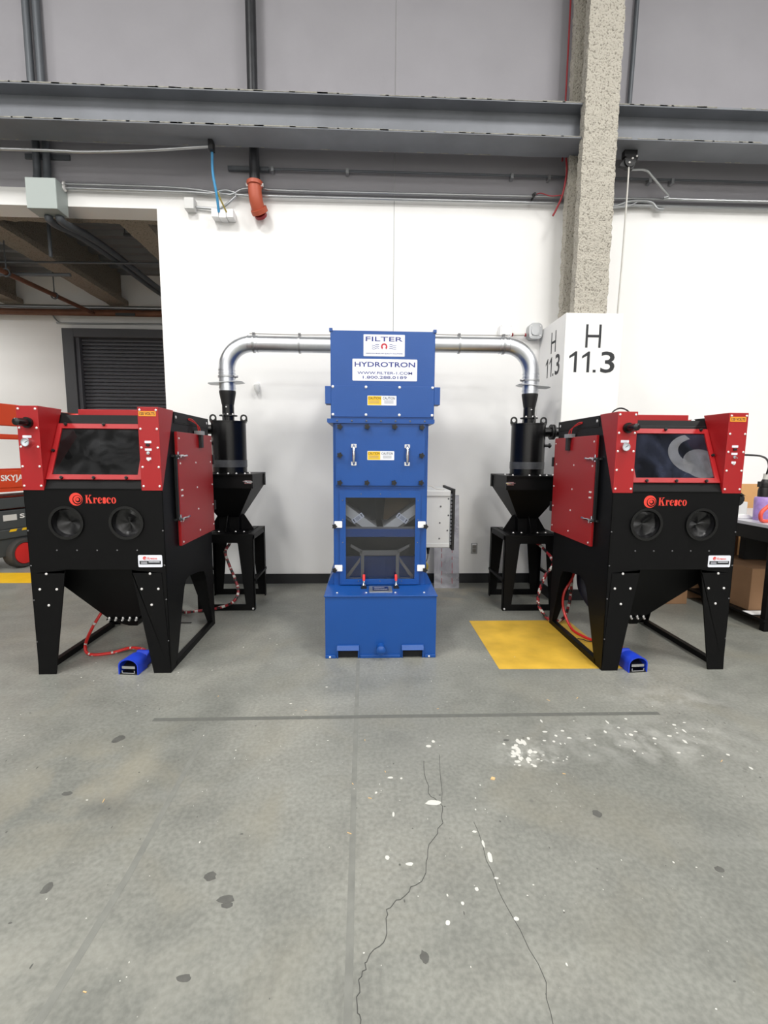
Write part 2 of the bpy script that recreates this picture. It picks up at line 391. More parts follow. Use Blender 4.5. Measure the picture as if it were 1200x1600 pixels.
def gridbox(a, b, res, amp, freq, seed=0.):
    """box with lumpy sprayed-on surface"""
    bm = bmesh.new()
    sx, sy, sz = [b[i]-a[i] for i in range(3)]
    mb = MB()
    def face(o, u, v, nu, nv):
        vs = []; fs = []
        for j in range(nv+1):
            for i in range(nu+1):
                p = Vector(o)+Vector(u)*(i/nu)+Vector(v)*(j/nv); vs.append(p)
        for j in range(nv):
            for i in range(nu): fs.append((j*(nu+1)+i, j*(nu+1)+i+1, (j+1)*(nu+1)+i+1, (j+1)*(nu+1)+i))
        mb.add(vs, fs)
    k = lambda s_: max(1, int(round(s_/res)))
    x0, y0, z0 = a; x1, y1, z1 = b
    face((x0,y0,z0),(sx,0,0),(0,0,sz),k(sx),k(sz)); face((x0,y1,z0),(sx,0,0),(0,0,sz),k(sx),k(sz))
    face((x0,y0,z0),(0,sy,0),(0,0,sz),k(sy),k(sz)); face((x1,y0,z0),(0,sy,0),(0,0,sz),k(sy),k(sz))
    face((x0,y0,z0),(sx,0,0),(0,sy,0),k(sx),k(sy)); face((x0,y0,z1),(sx,0,0),(0,sy,0),k(sx),k(sy))
    bm.free(); c = Vector(((x0+x1)/2, (y0+y1)/2, 0))
    out = []
    for p in mb.v:
        p = Vector(p); q = p*freq+Vector((seed, 0, 0))
        d = noise.noise_vector(q)*amp + noise.noise_vector(q*3.1)*amp*.6
        out.append(tuple(p+d))
    mb.v = out
    return mb
def glogo(r):
    return sheet([circ(0, 0, r), circ(r*.20, -r*.10, r*.74), circ(r*.20, -r*.04, r*.60), circ(r*.30, -r*.10, r*.40), circ(r*.22, -r*.03, r*.24)], .0008)

def numerals(w_, h):
    """11.3 with flagged ones"""
    one = [(.22, 0), (.34, 0), (.34, 1), (.26, 1), (.0, .78), (.0, .66), (.22, .80)]
    mb = MB()
    for x in (0, .56): mb.mesh(sheet([[(p[0]+x, p[1]) for p in one]], .0008))
    mb.mesh(sheet([[(1.06, 0), (1.19, 0), (1.19, .13), (1.06, .13)]], .0008))
    mb.mesh(text('3', .62, 1.03, .012), X=Matrix.Translation((1.70, .5, 0)))
    me = bpy.data.meshes.new('lettering'); me.from_pydata(mb.v, [], mb.f)
    for v in me.vertices: v.co = ((v.co.x/2.01-.5)*w_, (v.co.y-.5)*h, v.co.z)
    return me
def kresco(w_, h):
    """fat serif lettering, thick stems and hairline joins"""
    def ell(cx, cy, a, b, a0, a1, n=22): return [(cx+a*math.cos(R(a0+(a1-a0)*k/n)), cy+b*math.sin(R(a0+(a1-a0)*k/n))) for k in range(n+1)]
    bx = lambda x0, y0, x1, y1: [[(x0, y0), (x1, y0), (x1, y1), (x0, y1)]]
    G = []
    G += [bx(.08, 0, .34, 1), bx(0, 0, .42, .07), bx(0, .93, .42, 1), [[(.37, .44), (.44, .50), (.86, .93), (.76, .93), (.37, .53)]], bx(.62, .93, .98, 1), [[(.46, .52), (.62, .68), (1.0, .07), (.72, .07)]], bx(.60, 0, 1.08, .07)]
    x = 1.22; G += [bx(x+.08, 0, x+.32, .70), bx(x, 0, x+.42, .06), bx(x, .64, x+.2, .70), [ell(x+.55, .58, .11, .11, 0, 345)], [[(x+.32, .50), (x+.36, .60), (x+.50, .70), (x+.56, .69), (x+.56, .63), (x+.48, .62), (x+.38, .52)]]]
    x = 2.30; G += [[ell(x, .35, .36, .37, 0, 318)+ell(x+.05, .35, .13, .31, 318, 0)], bx(x-.15, .35, x+.34, .41)]
    x = 3.02; me = text('s', .56, .76, .05); G.append(('m', me, x, .35))
    x = 3.72; G += [[ell(x, .35, .36, .37, 48, 318)+ell(x+.06, .35, .14, .31, 318, 48)], [ell(x+.22, .54, .11, .11, 0, 345)]]
    x = 4.52; G += [[ell(x, .35, .38, .37, 0, 345), ell(x, .35, .15, .31, 0, 345)]]
    mb = MB()
    for g in G:
        if g[0] == 'm': mb.mesh(g[1], X=Matrix.Translation((g[2], g[3], 0)))
        else: mb.mesh(sheet(g, .0008))
    me = bpy.data.meshes.new('lettering'); me.from_pydata(mb.v, [], mb.f)
    for v in me.vertices: v.co = ((v.co.x/4.90-.5)*w_, (v.co.y-.5)*h, v.co.z)
    return me

# ================================================================== THE SETTING
WY = 5.39                                            # face of the white wall
PZ = 4.235                                           # where white paint meets grey
mb = MB()
for x0, x1, z0 in ((-14, -2.208, 4.06), (-2.208, .297, 0), (.303, 14, 0)):
    mb.box((x0, WY, z0), (x1, WY+.26, PZ), 0); mb.box((x0, WY, PZ), (x1, WY+.26, 8.5), 1)
mb.box((.297, WY+.006, 0), (.303, WY+.24, 8.5), 2)
wall_back = struct(mb.build('wall_back', ['white_wall', 'grey_wall', 'dark']))
struct(MB().box((-14.2, -14, -.2), (14.2, 9.2, 0)).build('floor', 'floor'))
floor = bpy.data.objects['floor']
struct(MB().box((-14, -14, 8.5), (14, WY+.26, 8.7)).build('ceiling', 'ceil'))
struct(MB().box((-14.2, -14, 0), (-14, 9.2, 8.7)).build('wall_left', 'hall'))
struct(MB().box((14, -14, 0), (14.2, 9.2, 8.7)).build('wall_right', 'hall'))
struct(MB().box((-14.2, -14.2, 0), (14.2, -14, 8.7)).build('wall_front', 'white_wall'))
for nm, a, b in (('baseboard_back', (-2.2, WY-.012, 0), (1.96, WY, .115)), ('baseboard_right', (2.54, WY-.012, 0), (14, WY, .115))):
    struct(MB().box(a, b).build(nm, 'skirt'))
# room behind the opening
struct(MB().box((-14, 9.0, 0), (3, 9.2, 6)).build('wall_far', 'white_wall'))
struct(MB().box((2.8, WY+.26, 0), (3, 9.0, 6)).build('wall_far_right', 'white_wall'))
cl = struct(MB().box((-14, WY+.26, 4.72), (3, 9.0, 4.9)).build('ceiling_far', 'deck'))
rib0 = None
for k in range(11):
    y = 5.95+k*.29
    if rib0 is None: rib0 = MB().prism([(0, 0), (.03, -.075), (.13, -.075), (.16, 0)], 'x', -8.5, -2.0).build('deck_rib', 'deck', cl, loc=(0, y, 4.72))
    else: again(rib0, cl, (0, y, 4.72))
for k, (x, lab) in enumerate(((-6.25, 'leftmost dusty fireproofed beam running back under the room behind the opening'), (-4.42, 'middle dusty fireproofed beam running back to above the roller door'), (-2.68, 'dusty fireproofed beam nearest the right edge of the opening'))):
    b = MB()
    g = gridbox((x-.16, 5.72, 4.12), (x+.16, 8.98, 4.20), .05, .008, 9, k*7.); b.add(g.v, g.f)
    g = gridbox((x-.05, 5.72, 4.2), (x+.05, 8.98, 4.72), .06, .008, 9, k*3.); b.add(g.v, g.f)
    tag(b.build('ceiling_beam', 'fired', smooth=True), lab, 'beam', None)
tag(MB().add(*(lambda g: (g.v, g.f))(gridbox((-9, 5.66, 4.085), (-2.05, 5.80, 4.19), .05, .012, 10, 2.))).build('ledge_beam', 'fired', smooth=True), 'rough fireproofed beam edge just behind the top of the opening', 'beam')

# roller door in the far room
d = struct(MB().box((-5.36, 8.80, 0), (-5.16, 9.0, 3.68)).box((-5.16, 8.80, 3.53), (-1.4, 9.0, 3.68)).box((-1.6, 8.8, 0), (-1.4, 9.0, 3.53)).build('door_1', 'shframe', bevel=.006))
mb = MB()
z = .02
while z < 3.5:
    mb.prism([(8.955, z), (8.93, z+.008), (8.925, z+.03), (8.935, z+.055), (8.955, z+.062)], 'x', -5.16, -1.6); z += .064
mb.build('roller_slats', 'shutter', d, stuff=True)
MB().box((-5.15, 8.84, 0), (-5.09, 8.92, 3.53)).build('guide_rail', 'shutter', d)

# beam along the wall: two lengths either side of the column web
def ibeam(x0, x1, label):
    t = thing('steel_beam', label, 'beam', ((x0+x1)/2, 5.0, 4.545))
    L = (x1-x0)/2
    MB().box((-L, -.15, 0), (L, .15, .018)).build('bottom_flange', 'beam', t)
    MB().box((-L, -.15, .297), (L, .15, .315)).build('top_flange', 'beam', t)
    MB().box((-L, -.007, .018), (L, .007, .297)).build('web', 'beam', t)
    mb = MB(); x = -L
    while x < L:                                      # overspray crust along the flange edges
        w_ = random.uniform(.05, .3)
        for z in (.0, .298):
            for y0 in ((-.156,) if random.random() < .9 else ()):
                mb.box((x, y0+.003, z+.009), (min(L, x+w_*1.3), y0+.009, z+.0175+random.uniform(-.003, .003)))
        if random.random() < .4: mb.box((x, .138, -.002), (min(L, x+w_*.6), .149, .001))
        x += w_*random.uniform(.8, 1.2)
    mb.build('overspray', 'beamedge', t, stuff=True)
ibeam(-14, 2.2, 'long grey steel beam running along the wall left of the column')
ibeam(2.27, 14, 'grey steel beam running along the wall right of the column')

# sprayed column on its white plinth
col = thing('column', 'rough sprayed fireproofed steel column standing on the white plinth', 'column', (2.235, 5.0, 2.89))
g = gridbox((-.165, -.20, 0), (.165, -.10, 5.6), .022, .011, 17, 1.); MB().add(g.v, g.f).build('front_flange', 'fire', col, smooth=True)
g = gridbox((-.165, .11, 0), (.165, .20, 5.6), .03, .011, 17, 5.); MB().add(g.v, g.f).build('rear_flange', 'fire', col, smooth=True)
g = gridbox((-.045, -.12, 0), (.045, .12, 5.6), .03, .009, 17, 9.); MB().add(g.v, g.f).build('web', 'fire', col, smooth=True)
pl = thing('column_plinth', 'white boxed plinth marked H 11.3 on two faces, carrying the rough column', 'plinth', (2.235, 5.045, 0))
MB().box((-.285, -.345, 0), (.285, .344, 2.888)).build('casing', 'white_wall', pl, bevel=.004)
MB().box((-.297, -.357, 0), (.297, -.3451, .115)).box((-.297, -.345, 0), (-.2851, .32, .115)).box((.2851, -.345, 0), (.297, .32, .115)).build('kick_strip', 'skirt', pl)
for body, w_, h, z in (('H', .155, .222, 2.672), ('11.3', .46, .20, 2.425)):
    MB().mesh(numerals(w_, h) if '.' in body else text(body, w_, h, -.006), X=FRONT(-.003, -.3458, z)).build('front_lettering', 'ink', pl, stuff='.' in body)
for body, w_, h, z in (('H', .125, .215, 2.675), ('11.3', .37, .20, 2.43)):
    MB().mesh(numerals(w_, h) if '.' in body else text(body, w_, h, -.006), X=LEFTF(-.2858, -.06, z)).build('side_lettering', 'ink', pl, stuff='.' in body)

# ------------------------------------------------------------------ floor markings, cracks, spills
def slab(pts, h=.0008):
    mb = MB(); mb.prism(pts, 'z', .0002, h); return mb
slab([(.948, 3.128), (1.862, 3.118), (1.862, 4.10), (.948, 4.10)], .0012).build('yellow_square', 'yellow', floor, 'worn yellow painted square on the floor left of the right machine')
slab([(-14, 5.44), (-2.2, 5.44), (-2.2, 5.92), (-14, 5.92)], .0012).build('yellow_line', 'yell2', floor, 'bright yellow painted line across the opening')
def strip(pts, w_, h=.0007, jit=0.):
    mb = MB(); P = [Vector((*p, 0)) for p in pts]
    for a, b in zip(P, P[1:]):
        n = Vector((-(b-a).y, (b-a).x, 0)).normalized()*w_/2
        mb.prism([tuple((a-n).xy), tuple((b-n).xy), tuple((b+n).xy), tuple((a+n).xy)], 'z', .0001, h)
    return mb
strip([(-1.2, 2.545), (.2, 2.545), (1.73, 2.536)], .032, .001).build('tape_line', 'tapeline', floor, 'dark cross line left by tape on the floor')
strip([(-.052, 3.3), (-.05, 2.0), (-.041, .6)], .024, .0004).build('groove', 'groove', floor)
strip([(-.86, 2.45), (-.845, 1.55), (-.88, .7)], .026, .0004).build('groove', 'groove', floor)
def jag(pts, amp, n=5):
    out = []
    for a, b in zip(pts, pts[1:]):
        for k in range(n):
            t = k/n; out.append((a[0]+(b[0]-a[0])*t+random.uniform(-amp, amp), a[1]+(b[1]-a[1])*t+random.uniform(-amp, amp)))
    return out+[pts[-1]]
strip(jag([(.289, 2.138), (.285, 1.918), (.33, 1.84), (.316, 1.752), (.239, 1.613), (.211, 1.504), (.136, 1.433), (.075, 1.389), (.067, 1.295), (.01, 1.231), (-.017, 1.181), (-.02, 1.102), (-.002, 1.05)], .006), .0026).build('crack', 'crack', floor)
strip(jag([(.379, 2.185), (.333, 1.858)], .005), .002).build('crack', 'crack', floor)
strip(jag([(.45, 1.75), (.46, 1.45), (.52, 1.2), (.5, 1.0)], .008), .0018).build('crack', 'crack', floor)
def blob(mb, x, y, r, n=11, h=.001):
    p0 = random.random()*9; e = random.uniform(.5, 1.5)
    pts = []
    for k in range(n):
        a = 2*math.pi*k/n; rr = r*(1+.35*noise.noise(Vector((math.cos(a)*1.7+p0, math.sin(a)*1.7, p0))))
        pts.append((x+rr*e*math.cos(a), y+rr*math.sin(a)/max(.6, e)))
    mb.prism(pts, 'z', .0001, h*random.uniform(.55, 1.3))
mb = MB()
for x, y, r in ((.295, 1.863, .022), (.119, 2.027, .009), (.166, 1.558, .010), (.084, 1.589, .009), (.471, 1.577, .014), (.461, 1.641, .010), (.495, 1.341, .008), (.269, 1.335, .008), (.05, 1.93, .006), (.39, 1.45, .007), (.33, 1.40, .006), (.47, 1.49, .006), (.44, 1.70, .007), (.17, 2.02, .006), (.12, 1.80, .008), (.33, 2.26, .012), (.36, 2.3, .01)):
    blob(mb, x, y, r)
for k in range(26): blob(mb, .80+random.gauss(0, .035), 2.19+random.gauss(0, .06), random.uniform(.006, .015))
for k in range(14): blob(mb, .87+random.gauss(0, .12), 2.14+random.gauss(0, .03), random.uniform(.003, .007))
for k in range(40): blob(mb, random.uniform(.95, 1.9), 2.3+random.gauss(0, .11), random.uniform(.003, .011))
mb.build('paint_spill', 'paintw', floor, 'white paint drips on the concrete', stuff=True)
mb = MB()
for k in range(260):
    blob(mb, random.uniform(-2.2, 2.2), random.uniform(.85, 3.4), random.choice((.0014, .002, .0026, .004)), 6)
for x, y in ((-.95, 3.55), (-.78, 3.72), (-.7, 3.6), (-.25, 2.9), (-.45, 2.7)): blob(mb, x, y, .006, 6)
mb.build('paint_specks', 'paintw', floor, stuff=True)
mb = MB()
for x, y, r in ((-1.301, 2.366, .03), (-1.318, 1.966, .018), (-.55, 1.53, .02), (-.47, 1.44, .02), (-.46, 1.42, .016), (.98, 1.78, .02), (-.52, 1.2, .014), (.18, 1.235, .016), (1.3, 1.5, .015), (-1.1, 1.5, .02), (.75, 2.3, .012), (1.6, 1.6, .02), (-1.5, 1.75, .02)):
    blob(mb, x, y, r, 13, .0006)
for k in range(120): blob(mb, random.uniform(-2.2, 2.2), random.uniform(.85, 3.3), random.choice((.002, .003, .0045)), 7, .0006)
mb.build('oil_stain', 'stain', floor, stuff=True)
mb = MB()
for k in range(22):
    x, y = random.uniform(-1.6, 1.8), random.uniform(.95, 2.8); a = random.random()*3; l = random.uniform(.004, .012)
    mb.box((-l, -.0014, 0), (l, .0014, .002), X=Matrix.Translation((x, y, .0003)) @ Matrix.Rotation(a, 4, 'Z'))
mb.prism([(.585, 2.0), (.603, 1.995), (.61, 2.008), (.595, 2.016)], 'z', .0003, .004)
mb.build('wood_chips', 'chip', floor, stuff=True)

# ------------------------------------------------------------------ things on and along the wall
def pipe(name, path, r, m, label, cat, k=6, n=10, smooth=True, group=None, bend=True):
    p = smoothpath(path, k) if bend else path
    return tag(MB().tube(p, r, n).build(name, m, smooth=smooth), label, cat, group)
CZ = [4.205, 4.245]
pipe('wall_conduit', [(-3.14, 5.34, 4.212), (-1.9, 5.34, 4.207), (-1.62, 5.34, 4.20), (-1.48, 5.34, 4.235), (-1.36, 5.34, 4.21), (-1.25, 5.34, 4.19), (0, 5.34, 4.195), (4, 5.34, 4.205), (9, 5.34, 4.215)], .014, 'galvd', 'lower galvanized conduit along the paint edge of the wall', 'conduit')
pipe('wall_conduit', [(-3.14, 5.34, 4.252), (-2.0, 5.34, 4.247), (-1.5, 5.34, 4.20), (-1.40, 5.34, 4.20), (-1.30, 5.34, 4.25), (-1.15, 5.34, 4.262), (-.9, 5.34, 4.25), (0, 5.34, 4.252), (4, 5.34, 4.275), (9, 5.34, 4.30)], .012, 'galvd', 'upper galvanized conduit along the paint edge, kinked beside the orange fitting', 'conduit')
pipe('branch_conduit', [(-1.79, 5.36, 4.07), (-1.6, 5.355, 4.06), (-1.5, 5.35, 4.08), (-1.36, 5.335, 4.18)], .013, 'galvd', 'short conduit rising from the small grey box towards the wall conduits', 'conduit')
t = thing('strut_channel', 'thin dark conduit with clips running across the grey wall under the beam', 'conduit', (0, 5.34, 4.455))
MB().cyl((-1.28, 0, 0), (9, 0, .03), .011, n=8).build('conduit_run', 'strut', t, smooth=True)
MB().box((-1.44, -.012, -.022), (-1.02, .03, .016)).build('channel_end', 'strut', t, bevel=.003)
c0 = MB().box((-.014, -.02, -.03), (.014, .045, .02)).build('clip', 'galvd', t, loc=(-.98, 0, 0))
for x in (-.2, 1.55, 1.95, 3.05, 3.3): again(c0, t, (x, 0, .002))
# conduit that climbs to the reel right of the column
t = thing('angled_conduit', 'galvanized conduit bending up to the black cable reel right of the column', 'conduit', (0, 5.28, 0))
MB().tube(smoothpath([(2.78, -.06, 4.49), (2.93, -.06, 4.49), (3.02, -.05, 4.43), (3.22, -.02, 4.275), (3.33, 0, 4.245), (5, 0, 4.25), (9, 0, 4.26)], 6), .013, 8).build('tube', 'galvd', t, smooth=True)
pipe('looped_conduit', [(2.45, 5.33, 4.15), (2.69, 5.33, 4.185), (2.85, 5.33, 4.235), (3.07, 5.33, 4.235), (3.15, 5.33, 4.17), (3.22, 5.33, 4.165)], .016, 'galvd', 'galvanized conduit stub with open end beside the column', 'conduit')
pipe('looped_conduit', [(2.45, 5.33, 4.12), (2.69, 5.33, 4.17), (2.84, 5.33, 4.19), (2.93, 5.33, 4.235)], .011, 'galvd', 'thin bent conduit tucked under the open-ended conduit stub', 'conduit')
# reel and its hanging cord
t = thing('cable_reel', 'black pulley reel hung under the beam right of the column', 'reel', (2.66, 5.02, 4.44))
MB().cyl((-.02, -.035, 0), (-.02, .035, 0), .055, n=18).build('drum', 'blackm', t, smooth=True)
MB().box((-.08, -.03, .04), (.05, .03, .103)).prism([(-.12, -.04), (.02, -.07), (.07, .05), (-.04, .08)], 'y', -.02, .02).build('bracket', 'cable', t)
dot_bolts([((.0, -.036, .02), (0, -1, 0)), ((.045, -.03, .045), (0, -1, 0)), ((-.03, -.036, -.02), (0, -1, 0))], .011, .008).build('bolts', 'bolt', t, stuff=True)
pipe('hanging_cord', [(2.635, 5.0, 4.40), (2.63, 4.99, 4.1), (2.618, 4.98, 3.5), (2.606, 4.98, 3.0), (2.60, 4.985, 2.4), (2.60, 4.99, 1.9)], .008, 'pale', 'pale cord hanging from the black reel beside the column', 'cord')
# red cables by the column
pipe('red_cable', [(2.045, 5.22, 8.4), (2.045, 5.22, 6.3), (2.045, 5.22, 5.6), (2.043, 5.22, 4.9), (2.04, 5.22, 4.55)], .009, 'redw', 'dark red cable running up left of the column above the beam', 'cable')
pipe('red_cable', [(2.055, 5.16, 4.545), (2.06, 5.14, 4.40), (2.035, 5.15, 4.20), (1.985, 5.18, 4.06), (1.955, 5.19, 4.0)], .010, 'redw', 'dark red cable end dangling below the beam left of the column', 'cable')
pipe('thin_red_wire', [(2.03, 5.16, 4.19), (1.93, 5.2, 4.20), (1.84, 5.25, 4.25), (1.80, 5.29, 4.255)], .005, 'redw', 'thin red wire branching left off the dangling red cable', 'wire')
tag(MB().cyl((1.79, 5.27, 4.255), (1.79, 5.389, 4.255), .012, n=8).tube([(1.79, 5.28, 4.27), (1.76, 5.28, 4.25), (1.78, 5.28, 4.22)], .008, 6).build('wire_hook', 'cable', smooth=True), 'small black hook on the wall holding the thin red wire', 'hook')
pipe('black_conduit', [(2.80, 5.34, 8.4), (2.79, 5.34, 6.2), (2.77, 5.34, 4.9), (2.765, 5.34, 4.6)], .022, 'strut', 'dark vertical conduit up the grey wall right of the column', 'conduit')
for x in (-3.362, -3.262):
    pipe('riser_conduit', [(x, 5.30, 4.255), (x, 5.32, 4.5), (x, 5.33, 6), (x, 5.33, 8.4)], .035, 'strut', ('left' if x < -3.3 else 'right') + ' of the two dark risers above the grey green box', 'conduit')
tag(MB().box((-3.51, 5.37, 4.50), (-3.06, 5.389, 4.55)).box((-3.51, 5.366, 4.50), (-3.06, 5.37, 4.508)).build('strut_bracket', 'strut', bevel=.003), 'dark channel bracket behind the two risers above the grey green box', 'bracket')
t = thing('pull_box', 'large grey green steel box on the wall above the opening', 'box', (-3.268, 5.29, 4.09))
MB().box((-.15, -.085, -.146), (.15, .099, .146)).build('body', 'jbox', t, bevel=.004)
MB().box((-.148, -.090, -.144), (.148, -.0851, .144)).build('lid', 'jbox', t, bevel=.002)
dot_bolts([((.15, .05, .12), (1, 0, 0)), ((.15, .05, .155), (1, 0, 0)), ((-.094, .03, .146), (0, 0, 1)), ((.006, .03, .146), (0, 0, 1))], .034, .018, 14).build('locknuts', 'bolt', t, stuff=True)
for k, (dx, lab) in enumerate(((0, 'left'), (.11, 'right'))):
    pipe('rear_conduit', [(-3.30+dx, 5.345, 3.94), (-3.30+dx, 5.36, 3.91), (-3.31+dx, 5.50, 3.92), (-3.37+dx, 6.0, 4.03), (-3.44+dx, 6.8, 4.12), (-3.58+dx, 8.2, 4.24), (-3.64+dx, 8.98, 4.31)], .040, 'strut', lab+' of two grey conduits running back from the grey green box', 'conduit')
pipe('slack_conduit', [(-9, 5.06, 4.40), (-3.5, 5.06, 4.405), (-2.8, 5.06, 4.40), (-2.2, 5.06, 4.43), (-1.53, 5.08, 4.50)], .014, 'galvd', 'pale conduit slung below the beam at the left', 'conduit')
tag(MB().box((-1.545, 5.04, 4.46), (-1.50, 5.12, 4.544)).build('beam_clamp', 'cable', bevel=.004), 'small dark clamp on the beam edge above the blue cable', 'clamp')
pipe('blue_cable', [(-1.525, 5.10, 4.48), (-1.54, 5.15, 4.30), (-1.525, 5.2, 4.13), (-1.53, 5.28, 3.99)], .013, 'cyan', 'light blue cable dropping from the beam to the three-gang box', 'cable')
pipe('ochre_cable', [(-1.515, 5.2, 4.15), (-1.49, 5.23, 4.08), (-1.45, 5.28, 3.99)], .008, 'ochre', 'short ochre cable beside the blue cable', 'cable')
t = thing('outlet_box', 'white three-gang outlet box on the wall under the blue cable', 'outlet', (-1.495, 5.33, 3.985))
for k in (-1, 0, 1):
    o = MB().box((-.036, -.055, -.04), (.036, .0599, .04)).build('gang', 'white', t, bevel=.004, loc=(k*.076, 0, 0 if k else -.006))
    if k: MB().box((-.025, -.04, .0395), (.025, .03, .0415)).build('opening', 'gap', o)
t = thing('junction_box', 'small grey junction box on the wall left of the three-gang outlet box', 'box', (-1.84, 5.345, 4.085))
MB().box((-.05, -.045, -.06), (.05, .0449, .055)).build('body', 'lbox', t, bevel=.006); MB().box((-.046, -.05, -.055), (.046, -.0451, .05)).build('cover', 'lbox', t)
# drain pipe with orange elbow
t = thing('drain_pipe', 'black vertical drain pipe with an orange elbow turning into the wall', 'pipe', (-1.145, 5.24, 4.2))
MB().cyl((0, 0, .05), (0, 0, 4.28), .052, n=18).build('riser', 'pipeblk', t, smooth=True)
MB().lathe([(.068, .03), (.082, .035), (.082, .07), (.068, .075)], n=24).tube(smoothpath([(0, 0, .06), (0, 0, -.02), (.008, .01, -.10), (.02, .045, -.165), (.03, .07, -.19)], 5), .068, 20).build('elbow', 'orange', t, smooth=True)
MB().ring((.022, .045, -.16), (.034, .072, -.192), .086, .06, n=24).build('lower_coupling', 'orange', t, smooth=True)
MB().cyl((.03, .07, -.19), (.036, .10, -.205), .066, n=16).build('wall_stub', 'redw', t, smooth=True)
MB().cyl((-.085, -.01, .04), (-.06, -.01, .04), .016, n=8).cyl((.06, -.01, .04), (.09, -.01, .04), .016, n=8).cyl((-.06, .05, -.16), (-.04, .05, -.16), .014, n=8).cyl((.085, .06, -.18), (.11, .06, -.18), .014, n=8).build('coupling_bolts', 'bolt', t, stuff=True)
# small devices
t = thing('camera_dome', 'small white device on the white wall right of the left duct elbow', 'sensor', (-1.205, 5.39, 2.225))
MB().cyl((0, -.001, .03), (0, -.05, .03), .032, .028, n=16).build('base', 'white', t, smooth=True)
MB().tube([(0, -.04, .03), (.005, -.045, -.01), (.012, -.04, -.05)], [.028, .03, .022], 12).build('head', 'lbox', t, smooth=True)
for nm, x, m, lab in (('wall_box', 1.535, 'white', 'white box on the wall above the right duct bend'), ('wall_box', 1.865, 'galvd', 'round grey metal box on the wall close to the plinth')):
    t = thing(nm, lab, 'box', (x, 5.34, 2.865))
    MB().prism([(px, pz) for px, pz in rrect(0, 0, .13 if m == 'white' else .15, .13 if m == 'white' else .17, .02 if m == 'white' else .05)], 'y', -.05, .0499).build('body', m, t, smooth=True)
    MB().prism(rrect(0, 0, .10, .10, .015 if m == 'white' else .04), 'y', -.06, -.0501).build('cover', m, t, smooth=True)
    dot_bolts([((sx*.05, -.0501, sz*.05), (0, -1, 0)) for sx in (-1, 1) for sz in (-1, 1)], .008, .006).build('screws', 'bolt', t, stuff=True)
pipe('red_marked_conduit', [(1.61, 5.345, 2.83), (1.7, 5.345, 2.832), (1.78, 5.345, 2.835)], .012, 'pale', 'short pale conduit linking the two wall boxes', 'conduit', bend=False)
for x in (1.622, 1.768): tag(MB().cyl((x-.008, 5.345, 2.832), (x+.008, 5.345, 2.832), .018, n=10).build('red_coupling', 'redw'), 'red coupling at the '+('left' if x < 1.7 else 'right')+' end of the short pale conduit', 'fitting')
t = thing('wall_outlet', 'grey duplex outlet plate on the wall right of the blue machine', 'outlet', (1.278, 5.389, .415))
MB().prism(rrect(0, 0, .075, .125, .006), 'y', -.008, 0).build('plate', 'galvd', t, bevel=.002)
for z in (-.025, .02): MB().prism(rrect(0, z, .038, .034, .008), 'y', -.013, -.0081).build('socket', 'greyprof', t)
MB().box((-.025, -.011, .043), (.025, -.0081, .056)).build('tag_plate', 'white', t)

# far room pipes
pipe('sprinkler_main', [(-12, 8.75, 3.925), (-6, 8.75, 3.925), (-1, 8.75, 3.94)], .055, 'rust', 'thick rust brown pipe across the far room above the roller door', 'pipe', bend=False)
pipe('galvanized_run', [(-12, 8.8, 4.03), (-6, 8.8, 4.03), (-1, 8.8, 4.035)], .035, 'galvd', 'grey pipe lying just above the rust brown main', 'pipe', bend=False)
pipe('sprinkler_branch', [(-4.48, 5.85, 3.70), (-4.6, 7.2, 3.80), (-4.72, 8.66, 3.90)], .032, 'rust', 'rust brown branch pipe slanting back to join the main', 'pipe', bend=False)
for x, y in ((-4.52, 6.4), (-4.63, 7.5)):
    t = thing('pipe_hanger', ('nearer' if y < 7 else 'farther')+' thin hanger rod with loop holding the rust brown branch pipe', 'hanger', (x, y, 3.74+(y-6.4)*.07))
    MB().cyl((0, 0, .05), (0, 0, .98-(y-6.4)*.07), .008, n=6).build('rod', 'strut', t); MB().ring((0, -.012, 0), (0, .012, 0), .052, .038, n=16).build('loop', 'strut', t)
t = thing('drop_pipe', 'dark vertical hanger pipe below the ledge beam', 'pipe', (-3.70, 5.98, 3.9)); MB().cyl((0, 0, -.12), (0, 0, .82), .02, n=8).build('rod', 'strut', t)
pipe('cross_pipe', [(-4.9, 6.6, 3.79), (-4.2, 6.6, 3.795), (-3.85, 6.6, 3.80)], .022, 'strut', 'short dark cross pipe with capped end below the beams', 'pipe', bend=False)
pipe('cross_pipe', [(-5.5, 6.9, 4.05), (-3.4, 6.9, 4.07), (-2.4, 6.9, 4.08)], .014, 'strut', 'thin dark line crossing under the deck of the far room', 'pipe', bend=False)
t = thing('deck_hanger', 'small trapeze bracket hung under the deck near the opening corner', 'bracket', (-2.95, 6.5, 4.25))
MB().box((-.14, -.02, 0), (.10, .02, .03)).build('bar', 'strut', t); MB().cyl((-.13, 0, 0), (-.13, 0, .46), .008, n=6).build('rod', 'strut', t); MB().cyl((.09, 0, 0), (.09, 0, .46), .008, n=6).build('rod', 'strut', t)
MB().cyl((-.02, -.02, .0), (-.02, -.02, .12), .02, n=8).build('fitting', 'pale', t)
tag(MB().box((-4.35, 8.68, 3.87), (-4.02, 8.694, 3.915)).build('pipe_label', 'liftg'), 'dark label band on the rust brown main pipe', 'label')
pipe('thin_conduit', [(-5.6, 8.96, 3.95), (-5.5, 8.97, 3.82), (-5.3, 8.97, 3.80), (-3, 8.97, 3.82)], .014, 'galvd', 'thin conduit just above the roller door frame', 'conduit')

